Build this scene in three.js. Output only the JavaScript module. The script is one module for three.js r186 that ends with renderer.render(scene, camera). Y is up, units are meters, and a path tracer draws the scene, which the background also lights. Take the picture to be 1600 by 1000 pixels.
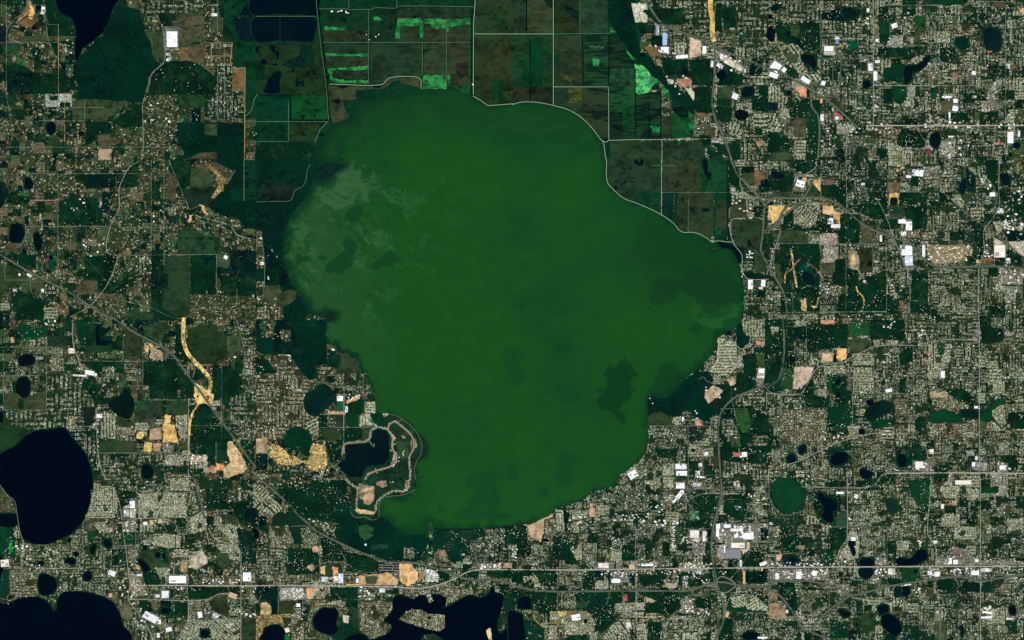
import * as THREE from 'three';
import { Sky } from 'three/addons/objects/Sky.js';
import { mergeGeometries } from 'three/addons/utils/BufferGeometryUtils.js';

// ---------------------------------------------------------------- camera, sky, sun, exposure
// A lake district seen straight down from very high up. One map unit is 20 m; x runs east, z runs south.
const U = 20, HIGH = 120000;
const scene = new THREE.Scene();
const camera = new THREE.PerspectiveCamera(2 * Math.atan(10000 / HIGH) * 180 / Math.PI, 1.6, 2000, 900000);
camera.position.set(0, HIGH, 0); camera.up.set(0, 0, -1); camera.lookAt(0, 0, 0);
scene.add(camera);
const sunDir = new THREE.Vector3().setFromSphericalCoords(1, THREE.MathUtils.degToRad(36), THREE.MathUtils.degToRad(58));   // late morning, high in the south-east
const sky = new Sky(); sky.name = 'sky'; sky.scale.setScalar(450000); sky.userData = { kind: 'structure', label: 'clear blue daylight sky' };
Object.assign(sky.material.uniforms.turbidity, { value: 2.2 }); sky.material.uniforms.rayleigh.value = 1.2; sky.material.uniforms.mieCoefficient.value = 0.003;
sky.material.uniforms.sunPosition.value.copy(sunDir);
if (sky.material.uniforms.cloudCoverage) sky.material.uniforms.cloudCoverage.value = 0;
scene.add(sky);
scene.environmentIntensity = 0.12;
const sun = new THREE.DirectionalLight(new THREE.Color(1, 0.965, 0.88), 4.2);
sun.name = 'sun'; sun.position.copy(sunDir).multiplyScalar(60000); sun.castShadow = true;
Object.assign(sun.shadow.camera, { left: -19000, right: 19000, top: 19000, bottom: -19000, near: 1000, far: 120000 }); sun.shadow.mapSize.set(4096, 4096);
scene.add(sun, sun.target);
const renderer = new THREE.WebGLRenderer({ antialias: true });
renderer.toneMapping = THREE.LinearToneMapping; renderer.toneMappingExposure = 1.0; renderer.shadowMap.enabled = true;
renderer.outputColorSpace = THREE.SRGBColorSpace;
const ALB = 0.8;                                            // sunlit ground shows about 1 / ALB of its own reflectance

// ---------------------------------------------------------------- noise and small helpers
let seed = 12345;
const rnd = () => { seed = (seed + 0x6d2b79f5) | 0; let t = Math.imul(seed ^ (seed >>> 15), 1 | seed); t = (t + Math.imul(t ^ (t >>> 7), 61 | t)) ^ t; return ((t ^ (t >>> 14)) >>> 0) / 4294967296; };
const rr = (a, b) => a + (b - a) * rnd();
const hash = (x, y, s) => { let h = Math.imul(x, 374761393) + Math.imul(y, 668265263) + Math.imul(s, 2147483647 - 1013); h = Math.imul(h ^ (h >>> 13), 1274126177); h ^= h >>> 16; return (h >>> 0) / 4294967296; };
function vn(x, y, s) { const xi = Math.floor(x), yi = Math.floor(y); let u = x - xi, v = y - yi; u = u * u * (3 - 2 * u); v = v * v * (3 - 2 * v);
  const a = hash(xi, yi, s), b = hash(xi + 1, yi, s), c = hash(xi, yi + 1, s), d = hash(xi + 1, yi + 1, s); return a + (b - a) * u + (c - a) * v + (a - b - c + d) * u * v; }
function fbm(x, y, s, o = 4) { let t = 0, a = 0.5, n = 0; for (let i = 0; i < o; i++) { t += a * vn(x, y, s + i * 17); n += a; a *= 0.5; x = x * 2.03 + 11.3; y = y * 2.03 + 5.7; } return t / n; }
const sm = (a, b, x) => { const t = Math.min(1, Math.max(0, (x - a) / (b - a))); return t * t * (3 - 2 * t); };
const lin = (c) => { c /= 255; return c <= 0.04045 ? c / 12.92 : ((c + 0.055) / 1.055) ** 2.4; };
const srgb8 = (c) => Math.round(255 * Math.min(1, Math.max(0, c <= 0.0031308 ? 12.92 * c : 1.055 * c ** (1 / 2.4) - 0.055)));
const own = (r, g, b, k = 1) => new THREE.Color().setRGB(Math.min(0.9, lin(r) * ALB * k), Math.min(0.9, lin(g) * ALB * k), Math.min(0.9, lin(b) * ALB * k));
const used = new Map();
function numbered(name) { const n = used.get(name) ?? 0; used.set(name, n + 1); return n ? name + '_' + String(n).padStart(3, '0') : name; }
function structure(name, geometry, material, label) {
  const m = new THREE.Mesh(geometry, material); m.name = numbered(name); m.castShadow = m.receiveShadow = true; m.userData = { kind: 'structure' }; if (label) m.userData.label = label;
  scene.add(m); return m;
}
const WX = (px) => (px - 800) * U, WZ = (py) => (py - 500) * U;

// ---------------------------------------------------------------- surface textures, laid out in metres over the whole district (nothing repeats)
const TW = 2048, TH = 1280, HALF = 0.76;
function groundTexture(f) {                                   // f(x, z) in metres -> three multipliers about 1
  const d = new Uint8Array(TW * TH * 4);
  for (let j = 0; j < TH; j++) for (let i = 0; i < TW; i++) {
    const c = f((i / TW - 0.5) * 32000, (j / TH - 0.5) * 20000, i, j), o = (j * TW + i) * 4;
    d[o] = srgb8(c[0] * HALF); d[o + 1] = srgb8(c[1] * HALF); d[o + 2] = srgb8(c[2] * HALF); d[o + 3] = 255;
  }
  const t = new THREE.DataTexture(d, TW, TH); t.colorSpace = THREE.SRGBColorSpace; t.magFilter = t.minFilter = THREE.LinearFilter;
  t.wrapS = t.wrapT = THREE.MirroredRepeatWrapping; t.needsUpdate = true; return t;
}
const TEX = {
  wood: groundTexture((x, z, i, j) => { const a = fbm(x / 700, z / 700, 1, 5), b = hash(i, j, 3); const k = 0.4 + 1.0 * a + 0.45 * (b - 0.5) + 0.5 * (fbm(x / 110, z / 110, 4, 3) - 0.5); return [k * (0.7 + 0.6 * fbm(x / 1500, z / 1500, 9, 2)), k, k * (1.15 - 0.3 * a)]; }),
  field: groundTexture((x, z, i, j) => {
    const a = fbm(x / 800, z / 420, 21, 5), s = fbm(x / 900, z / 42, 5, 3), p = fbm(x / 130, z / 90, 25, 4), b = hash(i, j, 7), h = fbm(x / 420, z / 420, 31, 4) - 0.5, d = fbm(x / 95, z / 95, 27, 3);
    let k = 0.3 + 0.85 * a + 0.45 * (s - 0.5) + 1.1 * (p - 0.5) + 0.6 * (b - 0.5) + 0.36; k *= 1 - 0.55 * sm(0.62, 0.74, d) * sm(0.45, 0.6, fbm(x / 1300, z / 1300, 33, 2)) - 0.35 * sm(0.5, 0.7, fbm(x / 300, z / 200, 35, 4)); if (hash(i, j, 29) > 0.992) k *= 2.1;
    return [k * (1 + 0.7 * h), k, k * (1 - 0.25 * h)];
  }),
  marsh: groundTexture((x, z, i, j) => { const a = fbm(x / 420, z / 150, 41, 5) * 0.6 + fbm(x / 300, z / 34, 43, 2) * 0.4, w = sm(0.44, 0.56, a), b = hash(i, j, 11) * 0.35; const g = fbm(x / 500, z / 500, 47, 3); return [0.25 + w * (1.1 + b) * (0.5 + g), 0.45 + w * (0.8 + b), 0.6 + w * (0.4 + b)]; }),
  urban: groundTexture((x, z, i, j) => { const a = fbm(x / 500, z / 500, 51, 4), b = hash(i, j, 13), c = hash(i >> 1, j >> 1, 15); const p = fbm(x / 75, z / 75, 53, 3), k = Math.max(0.25, 0.3 + 0.7 * a + 0.7 * (b - 0.5) + 0.6 * (c - 0.5) + 1.3 * (p - 0.5) + 0.35); return [k * (0.85 + 0.3 * p), k, k * (0.85 + 0.2 * c)]; }),
  sand: groundTexture((x, z, i, j) => { const a = fbm(x / 130, z / 130, 61, 5), s = Math.abs(fbm(x / 260, z / 260, 63, 3) - 0.5) * 2, b = hash(i, j, 17), g = sm(0.56, 0.68, fbm(x / 90, z / 120, 67, 4)); let k = 0.5 + 0.95 * a + 0.5 * sm(0.14, 0, s) + 0.4 * (b - 0.5); k = Math.max(0.2, Math.min(1.6, k)) * (1 - 0.32 * g); return [k * (1 - 0.15 * g), k * (0.86 + 0.22 * a), k * (0.74 + 0.4 * a)]; }),
  golf: groundTexture((x, z, i, j) => { const s = fbm(x / 330, z / 230, 71, 4) * 8, w = sm(0.25, 0.7, Math.abs((s % 1) - 0.5) * 2), b = hash(i, j, 19) * 0.3; return [0.16 + w * (0.86 + b), 0.28 + w * (0.7 + b), 0.28 + w * (0.66 + b)]; }),
  bright: groundTexture((x, z, i, j) => { const a = fbm(x / 150, z / 110, 81, 4) * 0.75 + fbm(x / 40, z / 30, 83, 2) * 0.25, w = sm(0.38, 0.66, a + 0.3 * (hash(i, j, 37) - 0.5)), b = hash(i, j, 23) * 0.5; return [0.3 + w * (0.75 + b), 0.3 + w * (0.65 + b), 0.4 + w * (0.6 + b)]; }),
};
const mats = new Map();
function groundMat(tex, r, g, b) {
  const key = [tex, r, g, b].join();
  if (!mats.has(key)) { const m = new THREE.MeshPhysicalMaterial({ map: TEX[tex], roughness: 1, metalness: 0, specularIntensity: 0.08 }); m.color.copy(own(r, g, b, 1 / HALF)); m.color.r = Math.min(1, m.color.r); m.color.g = Math.min(1, m.color.g); m.color.b = Math.min(1, m.color.b); mats.set(key, m); }
  return mats.get(key);
}
function plainMat(r, g, b, rough = 0.9) { const key = ['p', r, g, b, rough].join(); if (!mats.has(key)) { const m = new THREE.MeshPhysicalMaterial({ roughness: rough, specularIntensity: 0.3 }); m.color.copy(own(r, g, b)); mats.set(key, m); } return mats.get(key); }
function waterMat(r, g, b) { const key = ['w', r, g, b].join(); if (!mats.has(key)) { const m = new THREE.MeshPhysicalMaterial({ map: TEX.wood, roughness: 0.12, ior: 1.33 }); m.color.copy(own(r, g, b * 0.7, 1 / HALF)); mats.set(key, m); } return mats.get(key); }
function mapUV(g) { const p = g.attributes.position, uv = new Float32Array(p.count * 2); for (let i = 0; i < p.count; i++) { uv[2 * i] = p.getX(i) / 32000 + 0.5; uv[2 * i + 1] = p.getZ(i) / 20000 + 0.5; } g.setAttribute('uv', new THREE.BufferAttribute(uv, 2)); return g; }

// turns every triangle of a flat sheet to face up
function faceUp(g) { const p = g.attributes.position, ix = g.index.array; for (let i = 0; i < ix.length; i += 3) { const a = ix[i], b = ix[i + 1], c = ix[i + 2]; if ((p.getZ(b) - p.getZ(a)) * (p.getX(c) - p.getX(a)) - (p.getX(b) - p.getX(a)) * (p.getZ(c) - p.getZ(a)) < 0) { ix[i + 1] = c; ix[i + 2] = b; } } return g; }
// a flat sheet from an outline in map units, at height y
function sheet(pts, y) {
  const v = pts.map(([x, z]) => new THREE.Vector2(WX(x), WZ(z)));
  if (THREE.ShapeUtils.area(v) > 0) v.reverse();
  const pos = new Float32Array(v.length * 3), nor = new Float32Array(v.length * 3); v.forEach((p, i) => { pos[3 * i] = p.x; pos[3 * i + 1] = y; pos[3 * i + 2] = p.y; nor[3 * i + 1] = 1; });
  const g = new THREE.BufferGeometry(); g.setAttribute('position', new THREE.BufferAttribute(pos, 3)); g.setAttribute('normal', new THREE.BufferAttribute(nor, 3));
  g.setIndex(THREE.ShapeUtils.triangulateShape(v, []).flat()); return mapUV(faceUp(g));
}
// a natural outline: rounded between its corners and made uneven by noise (amplitude in map units)
function natural(pts, amp, tension = 0.5) {
  const c = new THREE.CatmullRomCurve3(pts.map(([x, z]) => new THREE.Vector3(x, 0, z)), true, 'catmullrom', tension), n = Math.max(16, Math.min(700, Math.round(c.getLength() / 1.6)));
  return c.getPoints(n).slice(0, -1).map((p) => [p.x + amp * 2 * (fbm(p.x / 7, p.z / 7, 101, 3) - 0.5), p.z + amp * 2 * (fbm(p.x / 7, p.z / 7, 111, 3) - 0.5)]);
}
function rough(pts, amp) {                                     // straight sides kept, edge slightly frayed
  const out = [];
  pts.forEach(([x, z], i) => { const [x1, z1] = pts[(i + 1) % pts.length], n = Math.max(1, Math.round(Math.hypot(x1 - x, z1 - z) / 2)); for (let k = 0; k < n; k++) out.push([x + (x1 - x) * k / n, z + (z1 - z) * k / n]); });
  return out.map(([x, z]) => [x + amp * 2 * (fbm(x / 3, z / 3, 121, 2) - 0.5), z + amp * 2 * (fbm(x / 3, z / 3, 131, 2) - 0.5)]);
}
function ribbon(line, width, y, offset = 0) {                  // line in world metres
  const n = line.length, pos = [], idx = [];
  for (let i = 0; i < n; i++) {
    const a = line[Math.max(0, i - 1)], b = line[Math.min(n - 1, i + 1)]; let dx = b[0] - a[0], dz = b[1] - a[1]; const l = Math.hypot(dx, dz) || 1; dx /= l; dz /= l;
    for (const s of [offset - width / 2, offset + width / 2]) pos.push(line[i][0] - dz * s, y, line[i][1] + dx * s);
    if (i) { const k = 2 * i; idx.push(k - 2, k, k - 1, k - 1, k, k + 1); }
  }
  const g = new THREE.BufferGeometry(); g.setAttribute('position', new THREE.Float32BufferAttribute(pos, 3)); g.setIndex(idx);
  const nor = new Float32Array(pos.length); for (let i = 1; i < nor.length; i += 3) nor[i] = 1; g.setAttribute('normal', new THREE.BufferAttribute(nor, 3)); 
  return mapUV(faceUp(g));
}
// ---------------------------------------------------------------- the district, sheet by sheet: what covers the ground and where (quarter map units from each sheet's corner)
const SURVEY = [];
SURVEY.push(`
@0,0
mix/farm 1560,0 4000,2000
mix/rural 0,0 1720,2700
mix/rural 1700,1000 2300,3200
mix/west 0,2100 1700,4000
mix/south 1700,3400 4200,4000
mix/south 3270,2600 4900,4000
mix/south 4000,0 4700,2400
mix/east 4600,0 6400,2300
mix/east 4600,2300 6400,4000
`, `
@0,0
wood 280,0 390,0 380,70 450,110 470,220 370,230 300,180
swamp 730,20 870,60 900,150 940,260 960,360 1000,400 930,480 910,560 890,640 840,640 700,630 580,620 470,630 490,560 480,500 450,470 460,400 480,390 500,350 580,270 640,220 690,120
lake/0/5/22 375,-20 725,-20 700,60 680,130 640,200 600,240 570,262 520,300 490,360 480,390 467,330 470,270 475,200 465,150 440,110 370,70 # nearly black lake running off the top edge in the north-west
canal 590,260 612,300 640,340 668,375 660,420 678,455
tan 180,30 220,40 225,100 245,130 190,170 110,160 105,115
sand 180,0 200,35 215,70 200,120 180,110 190,60
road/30/200/150/90 110,130 160,90 190,60
road/24/60/50/45 120,140 170,105 205,110
pond/0/10/22 240,48 18,16
pond/3/22/20 215,175 20,16
pond/3/22/20 145,180 14,12
b 268,65 22,44 10 w # bright white shed at the north end of the sand quarry beside the black lake
f/14/26/36/wood 0,165 65,165 40,265 0,265
wood 300,165 362,165 362,362 330,315 300,235
wood 10,390 130,400 210,450 420,470 420,580 200,590 60,560
dwood 40,440 200,450 200,590 50,590
pond/8/90/50 130,395 14,16
pond/3/14/20 95,515 17,16
pond/3/14/20 190,470 14,18
grass 0,270 120,270 120,330 40,335
olive 120,225 460,225 460,255 120,262
f/150/155/140/urban 280,587 450,587 450,668 285,668
wood 310,600 362,600 362,628 310,628
wood 375,642 440,642 440,668 375,668
olive 450,630 540,618 700,628 760,640 740,700 640,755 450,755
pond/3/14/24 318,800 34,44
pond/3/14/20 505,835 20,16
wood 535,760 695,765 690,830 535,915
wood 280,850 300,905 275,905
f/60/64/36/field 305,845 365,845 365,910 305,910
brown 612,838 694,838 694,918 612,918
f/135/105/85/sand 615,930 700,930 695,1000 615,1000
wood 700,760 890,640 890,790 760,800
olive 1110,100 1270,60 1280,240 1130,300 1100,180
sub/o/0/90 860,-10 1270,-10 1270,55 960,130 890,150
brown 1070,115 1280,100 1285,200 1130,270
wood 990,80 1120,90 1060,140 1000,145
olive 905,200 1030,200 1030,370 960,370 940,260
pale 1036,190 1115,190 1118,310 1030,310
b 1075,245 66,96 0 w # large white factory roof beside the curving road west of the brown clearing
b 1050,340 26,18 0 g # grey shed just below the large white factory in the north-west
b 1050,375 22,18 20 w # small white shed on the outer bend of the curving north-west road
tan 1120,300 1175,290 1180,385 1130,380
brown 1165,280 1280,275 1275,410 1190,380
sub/o/0/70 1285,20 1440,10 1350,100
wood 1365,30 1440,30 1440,220 1395,220
olive 1315,110 1395,110 1395,185 1315,185
b 1340,92 34,16 0 w # white roof by the small lane north-west of the marsh fields
sub/t/0/62 1275,268 1455,268 1450,420 1280,410
sub/d/0/62 1355,410 1450,410 1450,600 1355,600
tan 1452,430 1532,430 1530,572 1450,572
sub/d/0/62 1310,585 1525,585 1525,755 1290,750
wood 1050,380 1180,380 1270,420 1350,480 1350,590 930,590 940,520 960,450
grass 1115,590 1280,590 1280,672 1115,672
sub/s/0/110 930,595 1105,595 1105,750 900,750
swamp 1110,765 1530,765 1530,1000 1200,1000 1110,900
olive 1280,775 1358,775 1355,850 1280,840
brown 1180,990 1250,955 1360,950 1350,1000
sub/s/0/90 895,760 1050,770 1050,920 895,920
dwood 1195,680 1260,680 1250,765 1195,765
green 1400,0 1600,0 1600,735 1532,735 1532,422 1452,418 1452,262 1395,235
f/4/24/32/wood 1462,112 1600,112 1600,262 1500,252 1480,190
f/3/18/30/wood 1500,92 1545,20 1600,0 1600,96
road/18/150/150/130 980,90 1015,180 1028,260 1025,385 950,460 920,560 892,650 893,750 893,950 880,1000
lane 0,265 360,265
lane 40,0 40,600 70,760
lane 180,60 80,130 50,180 40,262
lane 290,160 300,240 330,320 366,370
sandlane 365,155 366,590
lane 300,153 366,153
lane 240,755 530,755
lane 0,920 1110,920
sandlane 405,590 405,885
sandlane 1532,422 1528,1000
sandlane 1452,265 1450,420 1532,424
lane 1280,268 1452,268
lane 1530,757 1600,757
lane 1530,730 1570,690 1590,620 1610,590
lane 1402,270 1402,750
sandlane 1320,270 1320,400
lane 1362,400 1362,760
sandlane 1280,350 1450,350
lane 1310,630 1450,630
lane 1015,182 1130,182
lane 1358,0 1358,215
lane 450,672 650,672
lane 530,625 530,755
bs 880,640 1110,760 6 8,16 w # small white farm building scattered in the woods along the north-west road
bs 180,240 450,400 5 7,12 w # small white farm building among the plots west of the black lake
`, `
@400,0
green 0,0 390,0 460,770 0,1000
lake/2/16/28/1 0,-20 370,-20 390,55 385,97 0,95
lake/2/18/30/1 0,110 355,110 360,240 340,262 200,255 165,266 150,250 0,258
road/16/20/60/40 150,110 150,250
f/28/52/27/field 0,268 410,268 435,592 0,592
wood 0,400 60,420 40,500 0,500
pond/2/16/24 8,310 12,22
lake/2/16/24/1 85,285 120,288 118,320 145,325 140,370 128,368 125,335 105,325
f/8/36/28/wood 280,290 350,285 370,350 350,400 280,420 200,420 160,400 270,350
pond/2/16/24 50,385 20,22
pond/2/16/24 120,403 20,7
lake/2/18/26/1 118,450 160,453 145,520 145,580 50,578 60,550 80,490 95,475
lake/4/26/28/1 250,485 262,480 265,505 295,500 300,485 298,540 275,525 262,545 248,540
f/7/52/32/field 10,597 212,597 212,750 0,750
f/16/72/34/field 222,597 450,597 452,750 225,750
f/10/50/30/field 0,766 200,766 200,885 0,885
f/30/54/28/field 206,766 400,766 370,890 206,885
wood 0,890 340,890 330,1000 0,1000
f/18/50/28/field 420,65 700,65 700,182 420,182
f/52/43/31/field 425,186 700,186 700,260 425,260
f/38/42/28/field 428,275 700,275 700,330 428,330
f/44/42/30/field 440,355 700,355 700,420 440,420
f/38/42/29/field 470,440 700,440 700,495 470,495
f/18/48/28/field 712,66 880,60 880,262 712,262
f/40/45/28/field 885,50 1340,48 1340,262 885,262
f/58/48/31/field 1055,180 1335,165 1335,260 1055,260
f/38/46/28/field 712,275 1040,272 1040,472 712,522
f/54/49/30/field 1050,272 1185,272 1185,465 1050,465
f/62/46/33/field 1195,272 1338,272 1338,560 1195,540
f/40/36/30/wood 1255,400 1320,390 1330,470 1280,490 1250,460
bright 428,168 560,168 560,190 428,188
bright 440,334 700,336 700,352 440,352
bright 450,428 600,420 700,410 700,440 450,438
bright 450,440 472,445 476,490 560,502 700,500 700,520 500,520 460,495
bright 880,114 1035,114 1035,165 905,165 898,240 868,240 880,160
bright 1022,130 1046,130 1044,242 1022,240
bright 1050,116 1188,120 1186,180 1110,178 1085,150 1050,150
bright 1195,122 1336,112 1338,150 1250,165 1205,170 1203,198 1192,198
bright 735,100 755,105 790,127 740,130
bright 1042,467 1192,467 1192,557 1042,557
bright 1195,470 1215,470 1215,520 1200,530
f/24/84/44/bright 1230,540 1335,525 1345,590 1300,580
f/78/60/46/field 452,532 620,540 625,620 540,625 560,690 585,728 545,752 480,768 460,700
f/72/62/40/field 560,540 790,530 830,492 880,497 800,556 680,560 625,565 560,600
f/84/62/46/field 885,490 1010,488 1030,510 1032,552 960,530 900,520
f/8/54/34/wood 625,565 790,558 880,530 905,525 1030,558 850,600 640,628
pond/10/14/18 543,543 30,10
pond/10/14/18 755,540 30,9
pond/12/16/20 508,632 22,16
f/52/46/30/field 1370,0 1600,0 1600,205 1370,205
f/34/58/30/field 1480,40 1600,60 1600,205 1400,190
f/42/54/30/field 1370,220 1600,220 1600,480 1370,480
f/38/54/28/field 1370,480 1600,480 1600,645 1450,655 1370,600
f/12/56/30/field 1480,500 1550,500 1550,640 1480,640
f/16/60/34/field 1340,60 1362,60 1355,540 1340,540
canal 385,0 398,120 415,270 430,400 442,500 455,640 465,772
dike 376,0 388,130 404,270 421,400 441,560 450,700 456,755
canal 15,595 218,595 218,742
canal 225,752 450,752
dike 0,760 450,760
lane 448,762 400,810 368,890
dike 203,640 203,885
dike 0,885 200,885
dike 0,102 370,102
dike 398,55 575,55
dike 580,62 700,58 730,58 736,50 875,50 882,43 1365,42
dike 703,60 703,525
dike 415,265 1340,265
bdike 1370,0 1367,60 1360,140 1358,590
dike 880,0 880,45
dike 580,0 580,55
bdike 1365,212 1600,212
bdike 460,526 790,526 812,505 835,487 1005,482 1026,494 1032,515 1032,557
bdike 1355,600 1400,625 1450,660 1530,655 1610,648
dike 1190,120 1190,560
dike 1040,270 1040,470
canal 1350,60 1347,590
bs 468,62 580,85 6 7,14 w # small white farm shed on the lane beside the straight black canal
bs 690,215 770,260 4 5,9 c # small cream shed at the crossing of farm tracks in the northern fields
b 1356,528 10,10 0 w # tiny white pump house on the embankment at the north shore of the big lake
`, `
@800,0
f/40/42/28/field 0,0 90,0 90,205 0,205
f/72/58/38/field 95,0 255,0 255,205 95,205
f/12/40/26/wood 200,0 255,0 255,60 230,40
f/36/52/28/field 265,0 425,0 425,205 265,205
f/46/56/28/field 430,0 600,0 600,205 430,205
f/12/34/28/marsh 300,20 420,70 415,140 390,120
f/26/60/32/field 0,220 255,220 255,540 0,540
f/9/60/30/wood 108,255 190,250 190,540 60,540 62,450 110,430
f/35/45/28/field 0,547 255,547 255,655 160,640 60,638 0,655
f/54/48/34/field 265,220 440,220 440,540 265,540
f/16/60/32/field 265,310 300,320 295,390 265,390
f/30/60/36/marsh 450,220 605,220 605,540 450,540
f/40/44/28/field 265,550 440,550 440,738 360,690 265,655
f/74/86/38/bright 355,550 440,550 440,645 355,645
f/70/76/36/bright 310,465 385,480 370,508 310,500
f/40/52/34/marsh 445,550 603,550 603,862 545,850 500,795 445,745
f/24/48/30/marsh 610,225 680,250 760,340 770,420 610,425
f/36/78/42/bright 610,430 770,430 770,560 610,560
f/26/66/38/marsh 610,560 770,560 770,700 610,700
f/92/200/108/bright 768,398 832,418 872,468 925,512 885,535 840,590 810,600 772,580
bright 705,303 770,370 745,375
bright 940,542 970,560 996,610 950,600
f/60/120/60/bright 610,160 652,206 610,206
f/60/110/60/bright 490,285 580,290 570,305 490,300
f/50/140/70/bright 500,365 548,370 545,412 505,412
f/18/62/33/field 690,660 770,660 770,800 690,800
f/20/40/28/marsh 612,700 690,700 690,868 612,868
f/26/52/34/marsh 775,590 930,570 930,865 695,865 695,805 775,805
f/40/130/66/bright 860,785 930,790 920,835 880,830
f/58/47/34/field 935,730 1000,720 1000,862 935,862
f/24/78/40/field 1000,700 1095,720 1120,860 1000,862
f/14/44/30/marsh 1000,612 1130,650 1130,740 1060,740 1000,690
f/34/116/58/bright 1102,655 1134,660 1138,820 1105,815
swamp 600,-10 770,-10 770,180 800,330 870,350 900,420 960,470 1000,540 1080,580 1140,640 1140,720 1000,612 960,540 890,480 830,420 760,340 680,250 650,190 600,110
f/48/49/31/field 615,882 932,882 932,1000 590,1000
f/8/54/30/wood 590,880 612,885 615,1000 590,980
f/47/46/31/field 945,882 1190,878 1210,1000 945,1000
f/26/90/50/bright 1030,880 1060,880 1040,912 1025,905
f/18/62/38/bright 1200,890 1300,960 1330,1000 1240,1000
bdike 258,0 258,655
bdike 0,212 258,212
dike 262,212 605,208
bdike 258,543 603,543 605,870
bdike 610,878 720,873 940,872 1180,868 1432,866
bdike 937,872 937,1010
bdike 0,655 60,638 160,640 260,660 360,690 440,740 500,800 545,860 570,890 580,950 588,1000
canal 440,212 445,545
canal 606,220 606,540
canal 771,430 771,860
canal 931,560 931,870
canal 855,640 860,862
canal 92,0 92,210
dike 425,0 425,210
canal 115,260 115,640
pond/4/10/18 814,345 15,14
pond/4/10/14 588,875 24,9
road/12/200/195/170 568,880 585,888 612,872
pale 745,20 850,25 845,140 770,140
wood 800,60 1090,50 1080,150 950,160 890,130
wood 790,150 890,150 890,210 800,205
dwood 872,230 935,225 935,290 872,290
wood 940,360 1100,370 1100,460 960,470 940,420
wood 1110,372 1262,372 1262,535 1125,530
wood 1140,545 1245,545 1260,690 1200,720 1145,690
olive 1285,542 1375,545 1375,620 1285,615
wood 1278,620 1372,622 1372,760 1300,760
tan 820,290 930,290 930,350 870,350
pale 925,290 985,290 985,330 925,330
clay 900,370 932,375 930,412 905,405
wood 1040,455 1125,450 1125,480 1040,480
f/170/100/75/sand 1025,490 1120,490 1122,540 1050,545
pale 968,492 1010,500 1010,525 975,525
pale 1085,550 1140,560 1140,635 1115,605
f/214/178/150/sand 1108,230 1182,255 1182,350 1108,362
sub/o/0/80 1060,60 1240,0 1240,200 1120,200
wood 1275,20 1310,20 1310,200 1275,190
wood 1310,60 1390,40 1400,170 1330,180
sub/o/0/85 1395,0 1600,0 1600,330 1420,270
f/20/74/50/wood 1430,215 1470,210 1470,240 1430,240
dwood 1280,160 1305,160 1305,195 1280,195
comm 1270,305 1340,335 1480,430 1440,458 1340,400 1268,370
pale 1275,320 1330,345 1450,430 1430,450 1330,395
wood 1330,450 1440,460 1440,535 1280,535 1290,510
pond/3/14/28 1080,447 19,20
pond/3/12/26 1312,470 32,32
dwood 1500,370 1560,360 1560,480 1480,460
pond/8/20/30 1435,718 46,36
lake/6/22/28/1 1440,575 1460,540 1500,545 1515,580 1480,600 1445,605
pond/8/44/34 1580,570 46,40
wood 1500,590 1600,610 1600,700 1500,690
tan 1150,705 1212,705 1205,735 1165,735
sub/n/20/60 1355,762 1430,755 1432,866 1355,866
sub/n/0/70 1500,705 1600,705 1600,850 1505,850
sub/o/0/70 1440,785 1600,860 1600,1000 1440,1000
wood 1250,900 1340,900 1430,880 1430,1000 1370,1000
brown 1195,780 1270,800 1270,860 1210,850
wood 1520,800 1560,805 1560,840 1520,840
clay 1520,880 1580,880 1580,900 1540,920
hwy 820,-10 870,60 930,140 1000,180 1100,215 1180,250 1250,280 1350,330 1460,370 1600,430
hwy 1265,260 1267,400 1260,540 1250,640 1270,740 1310,830 1340,900 1372,1000
road/130/235/190/110 1240,-10 1240,60 1252,110 1252,200 1262,260
road/60/225/205/150 1262,255 1266,365
art 1185,240 1200,220 1240,205 1300,205
lane 1110,205 1110,370 1000,372
lane 930,290 940,430
lane 1430,866 1430,1000
lane 1260,537 1500,537
lane 850,155 1000,155
b 955,245 28,76 0 t # long pale blue-grey glasshouse roof beside the north-eastern highway
b 910,190 18,62 0 g # tall narrow grey building west of the pale blue-grey glasshouse
b 955,311 46,34 0 w # square white warehouse just south of the pale blue-grey glasshouse
b 1062,355 74,20 -4 w # long low white warehouse west of the pinkish cleared lot
b 1202,312 22,48 0 w # white slab building between the pinkish cleared lot and the sandy highway
b 1250,398 16,40 0 w # narrow white building just west of the highway below the sandy roadworks
b 1270,885 48,12 0 g # long grey shed at the east end of the farm embankment by the toll road
b 1394,602 36,36 20 w # white school building beside the dark reed-edged pond in the north-east
b 1300,410 40,26 35 w # biggest white warehouse in the slanting strip south of the highway
bs 1275,325 1340,395 5 10,18 w # white warehouse at the western end of the slanting industrial strip
bs 1345,360 1460,450 7 8,16 c # cream warehouse along the slanting industrial strip south of the highway
bs 770,15 850,130 8 7,14 w # small white workshop crowded west of the north-eastern highway
bs 830,285 1090,350 7 7,14 w # small white yard building in the row north of the dark woods
bs 960,455 1140,600 6 8,14 c # cream shed on the reddish worked ground beside the swamp
`);
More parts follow.
